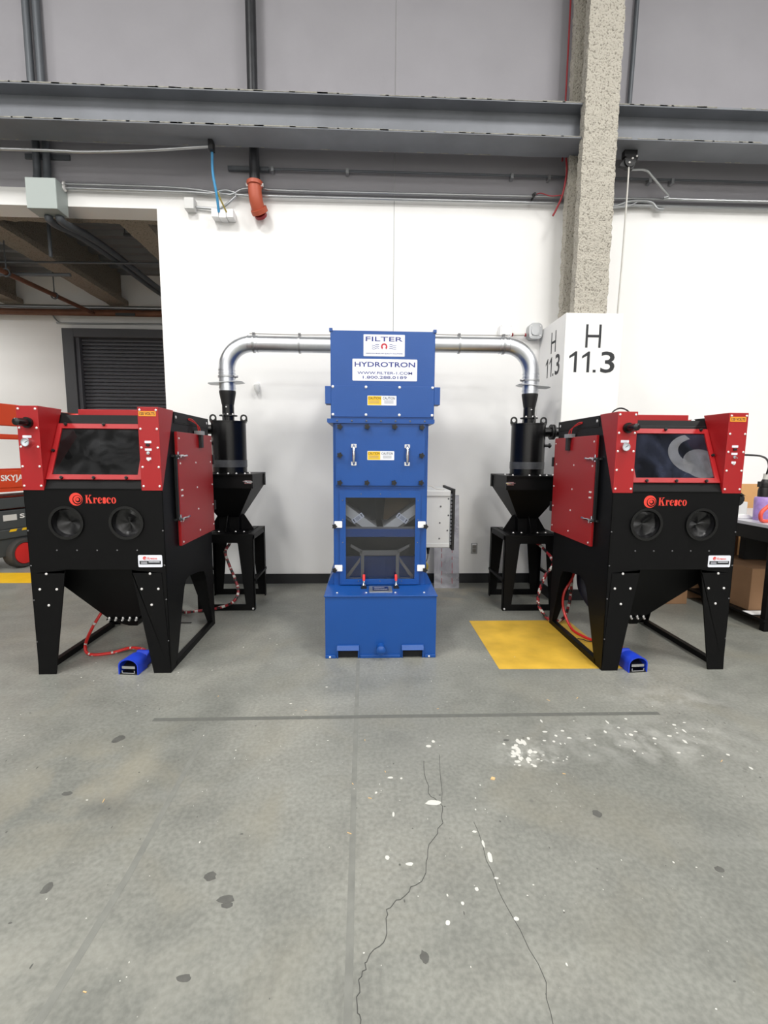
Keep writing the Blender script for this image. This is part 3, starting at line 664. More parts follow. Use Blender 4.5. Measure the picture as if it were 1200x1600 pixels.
# ================================================================== BLUE FILTER UNIT
KNOB = None
def star_knob(parent, loc, r=.02):
    global KNOB
    if KNOB is None:
        pts = []
        for k in range(20):
            a = 2*math.pi*k/20; pts.append((math.cos(a)*(.82+.18*math.cos(5*a)), math.sin(a)*(.82+.18*math.cos(5*a))))
        mb = MB(); mb.prism([(p[0]*.02, p[1]*.02) for p in pts], 'y', -.026, -.010); mb.cyl((0, -.012, 0), (0, 0, 0), .009, n=10); mb.cyl((0, -.029, 0), (0, -.026, 0), .006, n=8)
        KNOB = mb.build('star_knob', 'blackm', parent, loc=loc)
        o = KNOB
    else:
        o = again(KNOB, parent, loc)
    o.scale = (r/.02,)*3
    return o
def caution(parent, w_, h, name, y, x, z):
    o = MB().prism(rrect(0, 0, w_, h, .004), 'y', -.0012, 0).build(name, 'plate', parent, 'white and yellow caution label', loc=(x, y, z))
    MB().box((-w_/2+.003, -.0018, -h/2+.003), (-.004, -.0013, h/2-.003)).build('yellow_field', 'yelst', o)
    mb = MB(); mb.mesh(text('CAUTION', w_*.42, h*.28, .008), X=FRONT(-w_*.255, -.0022, h*.24)); mb.mesh(text('CAUTION', w_*.42, h*.28, .008), X=FRONT(w_*.24, -.0016, h*.24))
    mb.build('lettering', 'ink', o)
    mb = MB()
    for k in range(3):
        mb.box((-w_*.44, -.0022, -h*(.02+.12*k)-.002), (-w_*.08, -.0019, -h*(.02+.12*k)+.001)); mb.box((w_*.08, -.0018, -h*(.02+.12*k)-.002), (w_*.40, -.0013, -h*(.02+.12*k)+.001))
    mb.build('small_print', 'greyink', o)

U = thing('air_filter_unit', 'tall blue dust filter machine with glazed front door, between the two black and red cabinets', 'filter machine', (.115, 3.34, 0))
# base tank with fork pockets
fp = [(-.41, 0), (-.315, 0), (-.315, .066), (-.17, .066), (-.17, 0), (.163, 0), (.163, .066), (.311, .066), (.311, 0), (.41, 0), (.41, .472), (-.41, .472)]
mb = MB(); mb.mesh(sheet([fp], .008), X=FRONT(0, .004, 0))
mb.box((-.41, .008, 0), (-.402, 1.1, .472)); mb.box((.402, .008, 0), (.41, 1.1, .472)); mb.box((-.41, 1.092, 0), (.41, 1.1, .472)); mb.box((-.40, .01, .068), (.40, 1.09, .075))
mb.build('base_tank', 'blue', U, bevel=.002)
MB().box((-.41, -.012, 0), (-.332, 0, .024)).box((-.153, -.012, 0), (.147, 0, .024)).box((.328, -.012, 0), (.41, 0, .024)).build('bottom_lip', 'blue', U, bevel=.003)
for k, x in enumerate((-.2425, .237)):
    mb = MB(); mb.box((x-.082, -.012, .066), (x+.082, 0, .074)); mb.prism([(0, .066), (-.03, .066), (-.012, .10), (0, .10)], 'x', x-.082, x+.082)
    mb.box((x-.082, -.012, 0), (x-.073, 0, .066)); mb.box((x+.073, -.012, 0), (x+.082, 0, .066)); o = mb.build('fork_pocket', 'blue', U, bevel=.002)
    MB().box((x-.073, .012, .0), (x+.073, 1.08, .064)).build('pocket_inside', 'gap', o)
MB().cyl((0, 0, .083), (0, -.075, .083), .030, n=20).lathe([(.026, .0), (.034, .012), (.034, .026), (.02, .036)], n=16, X=Matrix.Translation((0, -.045, .083)) @ Matrix.Rotation(R(90), 4, 'X')).build('drain_plug', 'blue', U, smooth=True)
MB().box((-.417, -.008, .466), (.417, 1.1, .478)).build('tank_lid', 'blue', U, bevel=.003)
dot_bolts([((x, .06, .478), (0, 0, 1)) for x in (-.325, -.108, .108, .325)] + [((-.375, -.012, .012), (0, -1, 0)), ((.36, -.012, .012), (0, -1, 0))], .008, .006).build('lid_bolts', 'bolt', U, stuff=True)
o = MB().prism(rrect(0, 0, .175, .162, .006), 'z', .478, .486).build('control_panel', 'galvd', U, 'grey control panel with dark screen', loc=(.0005, .14, 0), bevel=.002)
MB().box((-.06, -.05, .4861), (.06, .05, .489)).build('screen', 'screen', o)
MB().box((-.05, -.025, .4891), (.05, -.022, .4895)).box((-.05, .02, .4891), (.03, .023, .4895)).build('screen_text', 'white', o)
for k, x in enumerate((-.127, .123)):
    o = MB().box((-.022, -.02, .478), (.022, .03, .486)).box((-.012, -.012, .486), (.012, .012, .502)).build('toggle_clamp', 'blackm', U, loc=(x, .185, 0))
    MB().tube([(0, 0, .49), (0, .012, .515), (0, .02, .528)], .008, 8).box((-.012, .0, .494), (.012, .02, .508)).build('lever', 'chrome', o, smooth=True)
    MB().tube([(0, .02, .524), (0, .035, .548), (0, .048, .572)], [.008, .012, .011], 10).build('grip', 'redh', o, 'red rubber grip', smooth=True)
for s in (-1, 1):
    MB().prism([(s*.363, .478), (s*.41, .478), (s*.41, .49), (s*.366, .58)], 'y', .30, 1.0).build('side_gusset', 'blue', U)
dot_bolts([((s*.40, .42+k*.14, .50+.0), (s*.9, 0, .4)) for s in (-1, 1) for k in range(4)], .007, .006).build('gusset_bolts', 'bolt', U, stuff=True)
# tower shell
T = .28
mb = MB()
mb.box((-.363, T, .478), (-.355, 1.5, 1.76)); mb.box((.355, T, .478), (.363, 1.5, 1.76)); mb.box((-.363, 1.492, .478), (.363, 1.5, 1.76))
mb.box((-.355, T, 1.245), (.355, T+.012, 1.76))                                         # upper front
mb.mesh(sheet([[(-.355, .478), (.355, .478), (.355, 1.245), (-.355, 1.245)], [(-.285, .50), (.285, .50), (.285, 1.20), (-.285, 1.20)]], .01), X=FRONT(0, T+.006, 0))
mb.box((-.285, T+.001, .862), (.285, T+.03, .922))                                      # cross bar behind the pane
mb.build('tower_shell', 'blue', U, bevel=.002)
MB().box((-.354, .86, .48), (.354, .87, 1.24)).box((-.3545, T+.02, .98), (-.347, .86, 1.24)).box((.347, T+.02, .98), (.3545, .86, 1.24)).box((-.3545, T+.02, 1.235), (.3545, .87, 1.244)).build('chamber_lining', 'charcoal', U)
MB().box((-.35, .50, .48), (.35, .515, .66)).build('rear_baffle', 'blue', U)
# filter cells and frames seen through the pane
for s in (-1, 1):
    o = MB().prism([(s*.30, 1.135), (s*.025, .935), (s*.14, .935), (s*.30, 1.05)], 'y', .318, .80).build('filter_cell', 'steel', U, 'slanted steel filter cell with white label')
    X = FRONT(s*.175, .317, 1.005) @ Matrix.Rotation(-s*R(36), 4, 'Z')
    l = MB().add([(-.05, -.02, 0), (.05, -.02, 0), (.05, .02, 0), (-.05, .02, 0)], [(0, 1, 2, 3)], X=X).build('flow_label', 'plate', o)
    mb = MB()
    for k in (-1, 1): mb.add([(-.003+k*.036, -.014, .001), (.003+k*.036, -.014, .001), (.003+k*.036, .008, .001), (-.003+k*.036, .008, .001)], [(0, 1, 2, 3)], X=X); mb.add([(-.008+k*.036, .006, .001), (.008+k*.036, .006, .001), (k*.036, .016, .001)], [(0, 1, 2)], X=X)
    for k in range(3): mb.add([(-.02, -.011+k*.009, .001), (.02, -.011+k*.009, .001), (.02, -.008+k*.009, .001), (-.02, -.008+k*.009, .001)], [(0, 1, 2, 3)], X=X)
    mb.build('label_print', 'ink', o)
    MB().prism([(s*.30, 1.045), (s*.15, .937), (s*.17, .93), (s*.30, 1.02)], 'y', .33, .80).build('cell_seal', 'greyprof', U)
    MB().prism([(s*.30, 1.22), (s*.05, 1.23), (s*.03, .98), (s*.06, .975), (s*.32, 1.16)], 'y', .45, .46).build('filter_bag', 'amber' if s > 0 else 'gap', U)
MB().box((-.30, .312, .922), (.30, .34, .936)).build('cross_rail', 'greyprof', U)
fr = MB()
fr.box((-.16, .325, .705), (.157, .34, .745)).box((-.15, .32, .50), (-.125, .34, .72)).box((.128, .32, .50), (.153, .34, .72))
for s in (-1, 1):
    fr.prism([(s*.14, .745), (s*.145, .72), (s*.235, .775), (s*.23, .795)], 'y', .325, .34)
    fr.prism([(s*.155, .69), (s*.16, .65), (s*.255, .515), (s*.275, .505), (s*.265, .545)], 'y', .325, .34)
    fr.box((s*.15, .325, .502), (s*.27, .34, .522))
fr.build('inner_frame', 'greyprof', U)
# glazed door
D = thing_parent = MB()
D.mesh(sheet([[(-.315, .482), (.310, .482), (.310, 1.228), (-.315, 1.228)], [(-.268, .527), (.272, .527), (.272, 1.172), (-.268, 1.172)]], .014), X=FRONT(0, T-.008, 0))
D = D.build('glazed_door', 'blue', U, bevel=.002)
MB().box((-.268, T-.006, .527), (.272, T-.002, 1.172)).build('pane', 'acrylic', D, 'clear acrylic pane')
MB().box((-.30, T-.022, .486), (.295, T-.015, .498)).build('sill_strip', 'blue', D)
dot_bolts([((x, T-.015, z), (0, -1, 0)) for x in (-.292, .292) for z in (.62, .82, 1.0, 1.15)] + [((x, T-.015, 1.2), (0, -1, 0)) for x in (-.15, 0, .15)] + [((x, T-.015, .512), (0, -1, 0)) for x in (-.17, 0, .17)], .0045, .004).build('door_rivets', 'dbolt', D, stuff=True)
for x, z in ((-.348, .951), (-.350, .606), (.346, .951), (.346, .606)):
    s = -1 if x < 0 else 1
    o = MB().prism(rrect(s*.322 if s > 0 else -.325, z+.012, .06, .05, .005), 'y', T-.028, T-.0155).build('door_latch', 'white', U, 'white latch tab with black star knob', bevel=.002)
    k = star_knob(o, (x+s*.005, T-.024, z), .021)
# middle section
o = MB().box((-.345, T-.016, 1.262), (.340, T-.001, 1.742)).build('access_door', 'blue', U, bevel=.003)
for x, z in ((-.310, 1.707), (-.104, 1.709), (.103, 1.710), (.309, 1.707), (-.311, 1.495), (.312, 1.496), (-.312, 1.286), (-.105, 1.287), (.102, 1.288), (.310, 1.289)):
    star_knob(o, (x, T-.016, z), .023)
caution(o, .205, .068, 'caution_label', T-.0161, 0.0, 1.494)
for x in (-.205, .202):
    h = MB().prism(rrect(x, 1.566, .042, .03, .006), 'y', T-.020, T-.0161).prism(rrect(x, 1.432, .042, .03, .006), 'y', T-.020, T-.0161).build('pull_handle', 'chrome', o, 'chrome pull handle', bevel=.001)
    MB().tube(smoothpath([(x, T-.018, 1.572), (x, T-.042, 1.55), (x, T-.05, 1.50), (x, T-.042, 1.45), (x, T-.018, 1.427)], 5), [.007+.006*math.sin(math.pi*k/20) for k in range(21)], 10).build('grip', 'chrome', h, smooth=True)
# flange between tower and hood
MB().box((-.40, T-.03, 1.735), (.40, 1.3, 1.741)).box((-.40, T-.03, 1.741), (.40, T-.024, 1.768)).box((-.405, T-.03, 1.741), (-.40, 1.3, 1.768)).box((.40, T-.03, 1.741), (.405, 1.3, 1.768)).build('joint_flange', 'blue', U)
dot_bolts([((-.33+.11*k, T-.031, 1.753), (0, -1, 0)) for k in range(7)], .007, .006).build('flange_bolts', 'dbolt', U, stuff=True)
# hood
MB().box((-.378, T-.012, 1.768), (.402, 1.55, 2.41)).build('hood', 'blue', U, bevel=.003)
for sx in (-.374, .398): MB().box((sx-.012, T-.018, 2.402), (sx+.012, T+.02, 2.425)).build('lift_lug', 'blue', U)
mb = MB(); mb.box((-.376, T-.018, 1.782), (.400, T-.0121, 2.012)).box((-.420, T-.016, 1.878), (-.376, T+.10, 2.008)).box((.400, T-.016, 1.878), (.446, T+.10, 2.008))
o = mb.build('hood_cover', 'blue', U, bevel=.002)
dot_bolts([((x, T-.018, z), (0, -1, 0)) for x in (-.362, -.114, .138, .387) for z in (1.799, 2.003)], .0105, .007, 10).build('cover_bolts', 'bolt', o, stuff=True)
caution(o, .218, .071, 'caution_label', T-.0181, .006, 1.905)
sg = MB().prism(rrect(0, 0, .307, .156, .005), 'y', -.002, 0).build('filter_sign', 'plate', U, 'white sign reading FILTER above a red horseshoe emblem', loc=(.0205, T-.0121, 2.306))
MB().mesh(text('FILTER', .275, .032, .008), X=FRONT(0, -.0025, .046)).build('lettering', 'blueink', sg)
MB().mesh(text('AMERICAN MADE AIR QUALITY SOLUTIONS', .275, .0085, .006), X=FRONT(0, -.0025, -.058)).build('tagline', 'blueink', sg)
hs = [(.024*math.cos(R(a)), .024*math.sin(R(a))) for a in range(-55, 236, 10)] + [(.012*math.cos(R(a)), .012*math.sin(R(a))+.001) for a in range(225, -46, -10)]
MB().mesh(sheet([hs], .0008), X=FRONT(0, -.0025, -.008)).build('emblem', 'redink', sg)
mb = MB()
for s in (-1, 1):
    for k in range(3):
        top = [(s*(.038+.052*i/12), -.022+.013*k+.004*math.sin(i/12*6.28)) for i in range(13)]
        mb.mesh(sheet([top+[(p[0], p[1]+.003) for p in reversed(top)]], .0008), X=FRONT(0, -.0025, -.002))
mb.build('wave_lines', 'blueink', sg)
sg = MB().prism(rrect(0, 0, .484, .158, .006), 'y', -.002, 0).build('name_sign', 'plate', U, 'white sign reading HYDROTRON with web address', loc=(.027, T-.0121, 2.129))
MB().mesh(text('HYDROTRON', .452, .036, .016), X=FRONT(0, -.0025, .040)).build('lettering', 'blueink', sg)
mb = MB(); mb.mesh(text('WWW.FILTER-1.COM', .41, .020, .008), X=FRONT(0, -.0025, -.022)); mb.mesh(text('1.800.288.0189', .33, .020, .008), X=FRONT(0, -.0025, -.054)); mb.build('contact_lines', 'blueink', sg)
MB().box((-.33, 1.22, .478), (.36, 1.70, 2.60)).build('rear_plenum', 'blue', U, bevel=.004)
# side electrical box
o = MB().box((.364, .86, .66), (.655, 1.38, 1.185)).build('electrical_box', 'lbox', U, 'light grey electrical enclosure on the right side', bevel=.005)
for za, zb in ((1.135, 1.18), (.665, .70)): MB().box((.372, .848, za), (.65, .8601, zb)).build('box_trim', 'lbox', o, bevel=.003)
MB().box((.668, .84, .64), (.692, 1.40, 1.20)).build('box_door', 'blackm', o, 'dark edge of the hinged enclosure door', bevel=.004)
mb = MB()
for k in range(14): mb.cyl((.660, .852, .69+k*.034), (.660, .852, .714+k*.034), .008, n=8)
mb.build('hinge', 'galvd', o, smooth=True)
dot_bolts([((x, .8599, z), (0, -1, 0)) for x, z in ((.565, 1.04), (.56, .89), (.558, .745), (.635, 1.11), (.637, .96), (.63, .82))], .008, .005).build('box_screws', 'dbolt', o)
mb = MB()
for x in (.43, .47): mb.cyl((x, .95, .655), (x, .95, .625), .016, n=12); mb.cyl((x, .95, .63), (x, .95, .585), .014, .010, n=12)
mb.build('cable_glands', 'blackm', o, smooth=True)
MB().tube(smoothpath([(.47, .95, .585), (.46, .96, .52), (.42, .96, .47), (.37, .93, .45)], 6), .005, 6).tube(smoothpath([(.43, .95, .585), (.41, .95, .5), (.37, .92, .40)], 6), .006, 6).build('control_cable', 'greyprof', o, smooth=True)
MB().cyl((.363, .62, .45+.03), (.385, .62, .48), .02, n=10).tube(smoothpath([(.36, .70, .58), (.40, .72, .56), (.43, .72, .53), (.42, .72, .49), (.37, .70, .48)], 5), .014, 8).build('brass_valve', 'ochre', U, smooth=True)
MB().tube(smoothpath([(.365, .84, 1.21), (.45, .85, 1.23), (.52, .88, 1.20), (.60, .9, 1.19)], 5), .004, 6).build('ground_wire', 'pale', U)

tag(MB().prism([(5.16, 0), (5.164, 0), (5.30, 1.05), (5.296, 1.05)], 'x', .78, 1.065).build('plastic_sheet', 'film'), 'cloudy plastic sheet with red print leaning on the wall behind the blue machine', 'sheet')
ps = bpy.data.objects['plastic_sheet']
mb = MB()
for x, a in ((.865, 0), (.985, 3)):
    z = .05
    while z < .5:
        h = random.uniform(.03, .07); y = 5.16+.136*z/1.05-.0015
        mb.prism([(y, z), (y+.001, z), (y+.136*h/1.05+.001, z+h), (y+.136*h/1.05, z+h)], 'x', x-.003, x+.003); z += h+random.uniform(.015, .05)
mb.build('printed_marks', 'redw', ps, stuff=True)

# ================================================================== CYCLONES ON STANDS
def cyclone(cx, cy, s, side, label):
    """s: direction of the cabinet it feeds (-1 left, +1 right)"""
    t = thing('cyclone_separator', label, 'dust separator', (cx, cy, 0), 'black cyclone separators on stands')
    H = .27
    for y, nm in ((-.265, 'front'), (.265, 'rear')):
        fr = sheet([[(-H, 0), (H, 0), (H, .735), (-H, .735)], [(-.185, .062), (.185, .062), (.125, .655), (.115, .662), (-.115, .662), (-.125, .655)]], .006)
        # opening is wider at the bottom
        MB().mesh(fr, X=FRONT(0, y, 0)).box((-H, y-.003 if y < 0 else y-.05, .0), (-H+.006, y+.05 if y < 0 else y+.003, .735)).box((H-.006, y-.003 if y < 0 else y-.05, 0), (H, y+.05 if y < 0 else y+.003, .735)).build(nm+'_frame', 'black', t)
    MB().box((-H, -.27, .735), (H, .27, .745)).box((-H, -.27, .69), (-H+.005, .27, .735)).box((H-.005, -.27, .69), (H, .27, .735)).build('stand_top', 'black', t, bevel=.002)
    for sx in (-1, 1): MB().box((sx*H-.012, -.25, .285), (sx*H+.012, .25, .31)).build('side_rail', 'black', t)
    dot_bolts([((x, y, .745), (0, 0, 1)) for x in (-.16, -.08, .08, .16) for y in (-.16, .16)] + [((-s*.255, -.269, .02), (0, -1, 0))], .010, .014).build('stand_bolts', 'bolt', t, stuff=True)
    # hopper
    MB().frus(.885, (.10, .10), 1.18, (.27, .27)).box((-.27, -.27, 1.18), (.27, .27, 1.305)).box((-.095, -.095, .745), (.095, .095, .885)).build('hopper', 'black', t, bevel=.002)
    MB().box((-.285, -.285, 1.300), (.285, .285, 1.312)).box((-.285, -.285, 1.18), (-.275, -.24, 1.30)).box((.275, -.285, 1.18), (.285, -.24, 1.30)).box((-.285, .24, 1.18), (-.275, .285, 1.30)).box((.275, .24, 1.18), (.285, .285, 1.30)).build('hopper_flange', 'black', t)
    dot_bolts([((x, y, 1.312), (0, 0, 1)) for x, y in ((-.2, -.2), (-.05, -.23), (.12, -.22), (.22, -.12), (-.23, -.05), (.05, -.24), (.2, -.22))], .009, .012).build('hopper_bolts', 'bolt', t, stuff=True)
    for a in range(4):
        X = Matrix.Rotation(R(90*a), 4, 'Z')
        MB().prism([(.095, .75), (.215, .75), (.215, .76), (.125, .905), (.095, .905)], 'y', -.004, .004, X=X).build('fin', 'black', t)
    MB().box((-.215, -.215, .745), (.215, .215, .752)).build('base_plate', 'black', t)
    o = MB().box((-s*.245-.035, -.288, 1.225), (-s*.245+.03, -.272, 1.255)).tube([(-s*.245-.045, -.295, 1.245), (-s*.245, -.30, 1.238), (-s*.245+.04, -.292, 1.242)], .008, 8).build('latch', 'chrome', t, 'chrome toggle latch', smooth=True)
    # barrel
    MB().lathe([(.163, 1.312), (.163, 1.80)], n=40).build('barrel', 'blackg', t, smooth=True)
    MB().ring((0, 0, 1.372), (0, 0, 1.44), .1665, .160, n=40).build('band', 'band', t, 'grey stretch band', smooth=True)
    MB().lathe([(.172, 1.80), (.172, 1.812)], n=40).lathe([(.172, 1.312), (.172, 1.322)], n=40).build('barrel_flange', 'blackg', t)
    for k in range(4):
        a = R(0+90*k); X = Matrix.Translation((math.cos(a)*.148, math.sin(a)*.148, 1.812)) @ Matrix.Rotation(a, 4, 'Z')
        pts = [(-.034, 0), (.034, 0), (.034, .035)] + [(.034*math.cos(R(q)), .035+.034*math.sin(R(q))) for q in range(20, 161, 20)] + [(-.034, .035)]
        MB().mesh(sheet([pts, circ(0, .034, .019, 14)], .010), X=X @ FRONT(0, 0, 0)).build('lifting_lug', 'blackg', t)
    MB().lathe([(.056, 1.812), (.056, 1.975)], n=24).build('neck', 'blackg', t, smooth=True)
    MB().lathe([(.085, 1.862), (.085, 1.872)], n=24).build('neck_flange', 'blackm', t)
    dot_bolts([((.072*math.cos(a), .072*math.sin(a), 1.872), (0, 0, 1)) for a in (4.0, 4.9, 5.6)] + [((x, -.056, 1.945), (0, -1, 0)) for x in (-.0,)], .008, .014).build('neck_bolts', 'bolt', t, stuff=True)
    MB().lathe([(.056, 1.968), (.06, 1.985), (.076, 2.075), (.078, 2.085), (.078, 2.10)], n=28).build('reducer', 'blackm', t, smooth=True)
    # inlet to the cabinet
    zi = 1.735
    MB().tube([(s*.10, .02, zi), (s*.24, .02, zi)] if s < 0 else [(s*.10, .0, zi), (s*.26, .0, zi)], .047, 20).tube(smoothpath([(s*.26, 0, zi), (s*.36, -.02, zi), (s*.43, -.10, zi), (s*.45, -.22, zi), (s*.45, -.58, zi)], 5), .047, 20).build('inlet_pipe', 'blackg', t, smooth=True)
    MB().cyl((s*.222, 0, zi), (s*.234, 0, zi), .075, n=20).cyl((s*.244, 0, zi), (s*.256, 0, zi), .075, n=20).build('inlet_flange', 'blackm', t)
    MB().cyl((s*.155, -.05, 1.60), (s*.215, -.05, 1.60), .013, n=10).cyl((s*.195, -.05, 1.60), (s*.205, -.05, 1.60), .024, n=12).build('test_port', 'blackm', t, smooth=True)
    MB().cyl((0, -.04, .735), (0, -.04, .70), .022, n=14).build('drain_nipple', 'blackm', t)
    return t
cyclone(-1.335, 4.695, -1, 'left', 'black cyclone dust separator with hopper on stand, beside the left cabinet')
cyclone(1.605, 4.64, 1, 'right', 'black cyclone dust separator with hopper on stand, beside the right cabinet and plinth')

def duct(cx, cy, x_end, zc, Rb, s, label):
    """galvanized duct from cyclone top, elbow, run to the machine; s = direction of the run"""
    t = thing('galvanized_duct', label, 'duct', (cx, cy, 2.10), 'galvanized ducts')
    r = .076
    MB().cyl((0, 0, 0), (0, 0, zc-Rb-2.10), r, n=32).build('riser', 'galv', t, smooth=True)
    z0 = zc-2.10
    arc = [(s*(Rb-Rb*math.cos(a)), 0, z0-Rb+Rb*math.sin(a)) for a in [math.pi/2*k/14 for k in range(15)]]
    MB().tube(arc, r, 32).build('elbow', 'galv', t, smooth=True)
    xe = x_end-cx; xm = s*Rb+(xe-s*Rb)*.52
    MB().cyl((s*Rb, 0, z0), (xm, 0, z0), r*.985, n=32).build('straight_pipe', 'galv', t, smooth=True)
    MB().cyl((xm, 0, z0), (xe, 0, z0), r*.985, n=32).build('straight_pipe', 'galv', t, smooth=True)
    for x in (s*Rb+s*.02, xm, xe-s*.10):
        o = MB().ring((x-.009, 0, z0), (x+.009, 0, z0), r+.007, r-.004, n=32).build('pipe_clamp', 'galvd', t, smooth=True)
        MB().box((x-.012, -.02, z0+r+.004), (x+.012, .02, z0+r+.026)).cyl((x, -.03, z0+r+.016), (x, .03, z0+r+.016), .005, n=6).build('clamp_bolt', 'dbolt', o)
    for x in (s*Rb-s*.03, s*Rb+s*.055): MB().ring((x-.004, 0, z0), (x+.004, 0, z0), r+.004, r-.004, n=32).build('bead', 'galv', t, smooth=True)
    zb = z0-Rb
    for z in (zb-.005, zb-.035, .03): MB().ring((0, 0, z-.005), (0, 0, z+.005), r+.004, r-.004, n=32).build('bead', 'galv', t, smooth=True)
    o = MB().ring((0, 0, zb-.075), (0, 0, zb-.058), r+.008, r-.004, n=32).build('lower_clamp', 'galvd', t, smooth=True)
    MB().cyl((s*(r+.005), -.03, zb-.066), (s*(r+.035), -.03, zb-.066), .012, n=8).build('clamp_bolt', 'dbolt', o)
    mb = MB(); mb.mesh(sheet([[(-.13, -.09), (.13, -.09), (.17, -.03), (.17, .08), (.11, .1), (-.10, .1), (-.15, .05), (-.15, -.05)]], .006), X=Matrix.Translation((-s*.02, 0, .075)) @ Matrix.Rotation(R(-4)*s, 4, 'Y'))
    mb.build('blast_gate', 'galvd', t, 'thin slide gate plate')
    MB().tube([(s*Rb-s*.02, 0, z0+r+.018), (xm, 0, z0+r+.014), (xe-s*.10, 0, z0+r+.018)], .0035, 6).build('ground_wire', 'greyprof', t)
duct(-1.335, 4.695, -.216, 2.545, .245, 1, 'shiny galvanized duct bending from the left cyclone to the blue machine')
duct(1.605, 4.64, .476, 2.555, .262, -1, 'shiny galvanized duct bending from the right cyclone to the blue machine')

# ================================================================== BLAST CABINETS
def cabinet(cx, cy, s, label, logo_dx, glass, plate_dx, port_dx):
    t = thing('blast_cabinet', label, 'blast cabinet', (cx, cy, 0), 'black and red blast cabinets')
    W = .4425; Dp = .95
    # body sides with legs
    side = [(0, 0), (.095, 0), (.12, .05), (.27, .45), (.30, .52), (.34, .565), (.40, .58), (.60, .56), (.72, .535), (.76, .48), (.885, .05), (.89, 0), (Dp, 0), (Dp, 1.785), (.235, 1.785), (0, 1.26)]
    for sx in (-1, 1):
        MB().prism(side, 'x', sx*W, sx*(W-.005)).build('side_panel', 'black', t, bevel=.0015)
        MB().box((sx*W, .09, 0), (sx*(W-.04), .90, .042)).build('floor_rail', 'black', t, bevel=.002)
        # front leg plates bolted on
        leg = [(sx*W, 0), (sx*(W-.115), 0), (sx*(W-.225), .715), (sx*(W-.225), .73), (sx*W, .73)]
        MB().prism(leg, 'y', 0.0, .006).prism(leg[:3]+[(sx*(W-.225), .705), (sx*(W-.03), .705)], 'y', -.004, -.0001).build('front_leg', 'black', t, bevel=.001)
        MB().prism([(sx*W, 0), (sx*(W-.06), 0), (sx*(W-.25), .6), (sx*W, .6)], 'y', Dp-.006, Dp).build('rear_leg', 'black', t)
    pc = [(port_dx-.193, 1.043), (port_dx+.193, 1.043)]
    mb = MB(); mb.mesh(sheet([[(-W, .728), (W, .728), (W, 1.26), (-W, 1.26)]] + [circ(x, z, .096, 36) for x, z in pc], .006), X=FRONT(0, .003, 0))
    mb.build('front_panel', 'black', t)
    MB().box((-W, Dp-.006, .6), (W, Dp, 1.785)).build('back_panel', 'black', t)
    MB().box((-W+.006, .08, .735), (W-.006, Dp-.01, .745)).build('inner_floor', 'gap', t)
    for k, (x, z) in enumerate(pc):
        o = MB().ring((x, 0.004, z), (x, -.012, z), .112, .094, n=40).build('glove_port', 'blackg', t, smooth=True)
        mb = MB(); n = 28; v = []; f = []
        rows = ((.096, -.004), (.093, .015), (.086, .034), (.066, .04), (.036, .045), (.0, .046))
        for j, (rr, yy) in enumerate(rows):
            for q in range(n):
                a = 2*math.pi*q/n; fold = 0 if j < 2 else .016*noise.noise(Vector((math.cos(a)*1.1+k*3+cx, math.sin(a)*1.1, j*.5)))
                fold += 0 if j < 2 else -.028*max(0, math.cos(a-(1.7 if k else 2.0)+j*.15))**3*min(1, (5-j)/2)
                v.append((x+rr*math.cos(a), yy+fold, z+rr*math.sin(a)))
        for j in range(len(rows)-1):
            for q in range(n): f.append((j*n+q, j*n+(q+1) % n, (j+1)*n+(q+1) % n, (j+1)*n+q))
        mb.add(v, f); mb.build('rubber_sleeve', 'rubber', o, smooth=True)
    # hopper
    ox = -.045
    MB().frus(.262, (.11, .10), .735, (W-.02, .43), cx0=ox, cy0=.46, cx1=0, cy1=.475, caps=False).build('hopper', 'black', t)
    MB().box((ox-.12, .35, .25), (ox+.12, .57, .262)).frus(.19, (.03, .06), .25, (.11, .10), cx0=ox+.05, cy0=.46, cx1=ox, cy1=.46).build('hopper_outlet', 'black', t)
    dot_bolts([((ox-.10+.05*k, .355, .262), (0, 0, 1)) for k in range(5)] + [((ox-.10+.05*k, .349, .255), (0, -1, 0)) for k in range(5)], .009, .016).build('outlet_bolts', 'bolt', t, stuff=True)
    # sloped upper front
    sl = math.hypot(.235, .525); vy, vz = .235/sl, .525/sl
    SL = lambda x, v, n=0.: Matrix(((1, 0, 0, x), (0, vy, -vz, v*vy-n*vz), (0, vz, vy, 1.26+v*vz+n*vy), (0, 0, 0, 1)))
    xl, xr = -.306, .309
    mb = MB(); mb.mesh(sheet([[(xl-.006, 0), (xr+.006, 0), (xr+.006, sl-.03), (xl-.006, sl-.03)], [(xl+.04, .10), (xr-.04, .10), (xr-.04, .435), (xl+.04, .435)]], .005), X=SL(0, 0, -.003)); mb.build('sloped_panel', 'black', t)
    wf = MB(); wf.mesh(sheet([[(xl, .068), (xr, .068), (xr, .472), (xl, .472)], [(xl+.032, .102), (xr-.032, .102), (xr-.032, .437), (xl+.032, .437)]], .012), X=SL(0, 0, .007))
    wf = wf.build('window_frame', 'red', t, bevel=.002)
    MB().add([(xl+.03, .10, 0), (xr-.03, .10, 0), (xr-.03, .44, 0), (xl+.03, .44, 0)], [(0, 1, 2, 3)], X=SL(0, 0, .004)).build('pane', glass, wf, 'dusty smoked viewing pane')
    for x, v in ((xl+.055, .464), (.0, .464), (xr-.055, .464), (xl+.10, .078), (.0, .078), (xr-.10, .078), (xl+.012, .27), (xr-.012, .27)):
        X = SL(x, v, .013); MB().cyl((0, 0, 0), (0, 0, .012), .010, n=10, X=X).cyl((0, 0, .012), (0, 0, .017), .006, .004, n=8, X=X).build('frame_knob', 'blackm', wf)
    MB().box((xl, -.004, 1.262), (xr, 0.015, 1.268)).build('front_ledge', 'black', t)
    MB().box((xl, .215, 1.695), (xr, .234, 1.716)).build('hinge_rail', 'blackm', t)
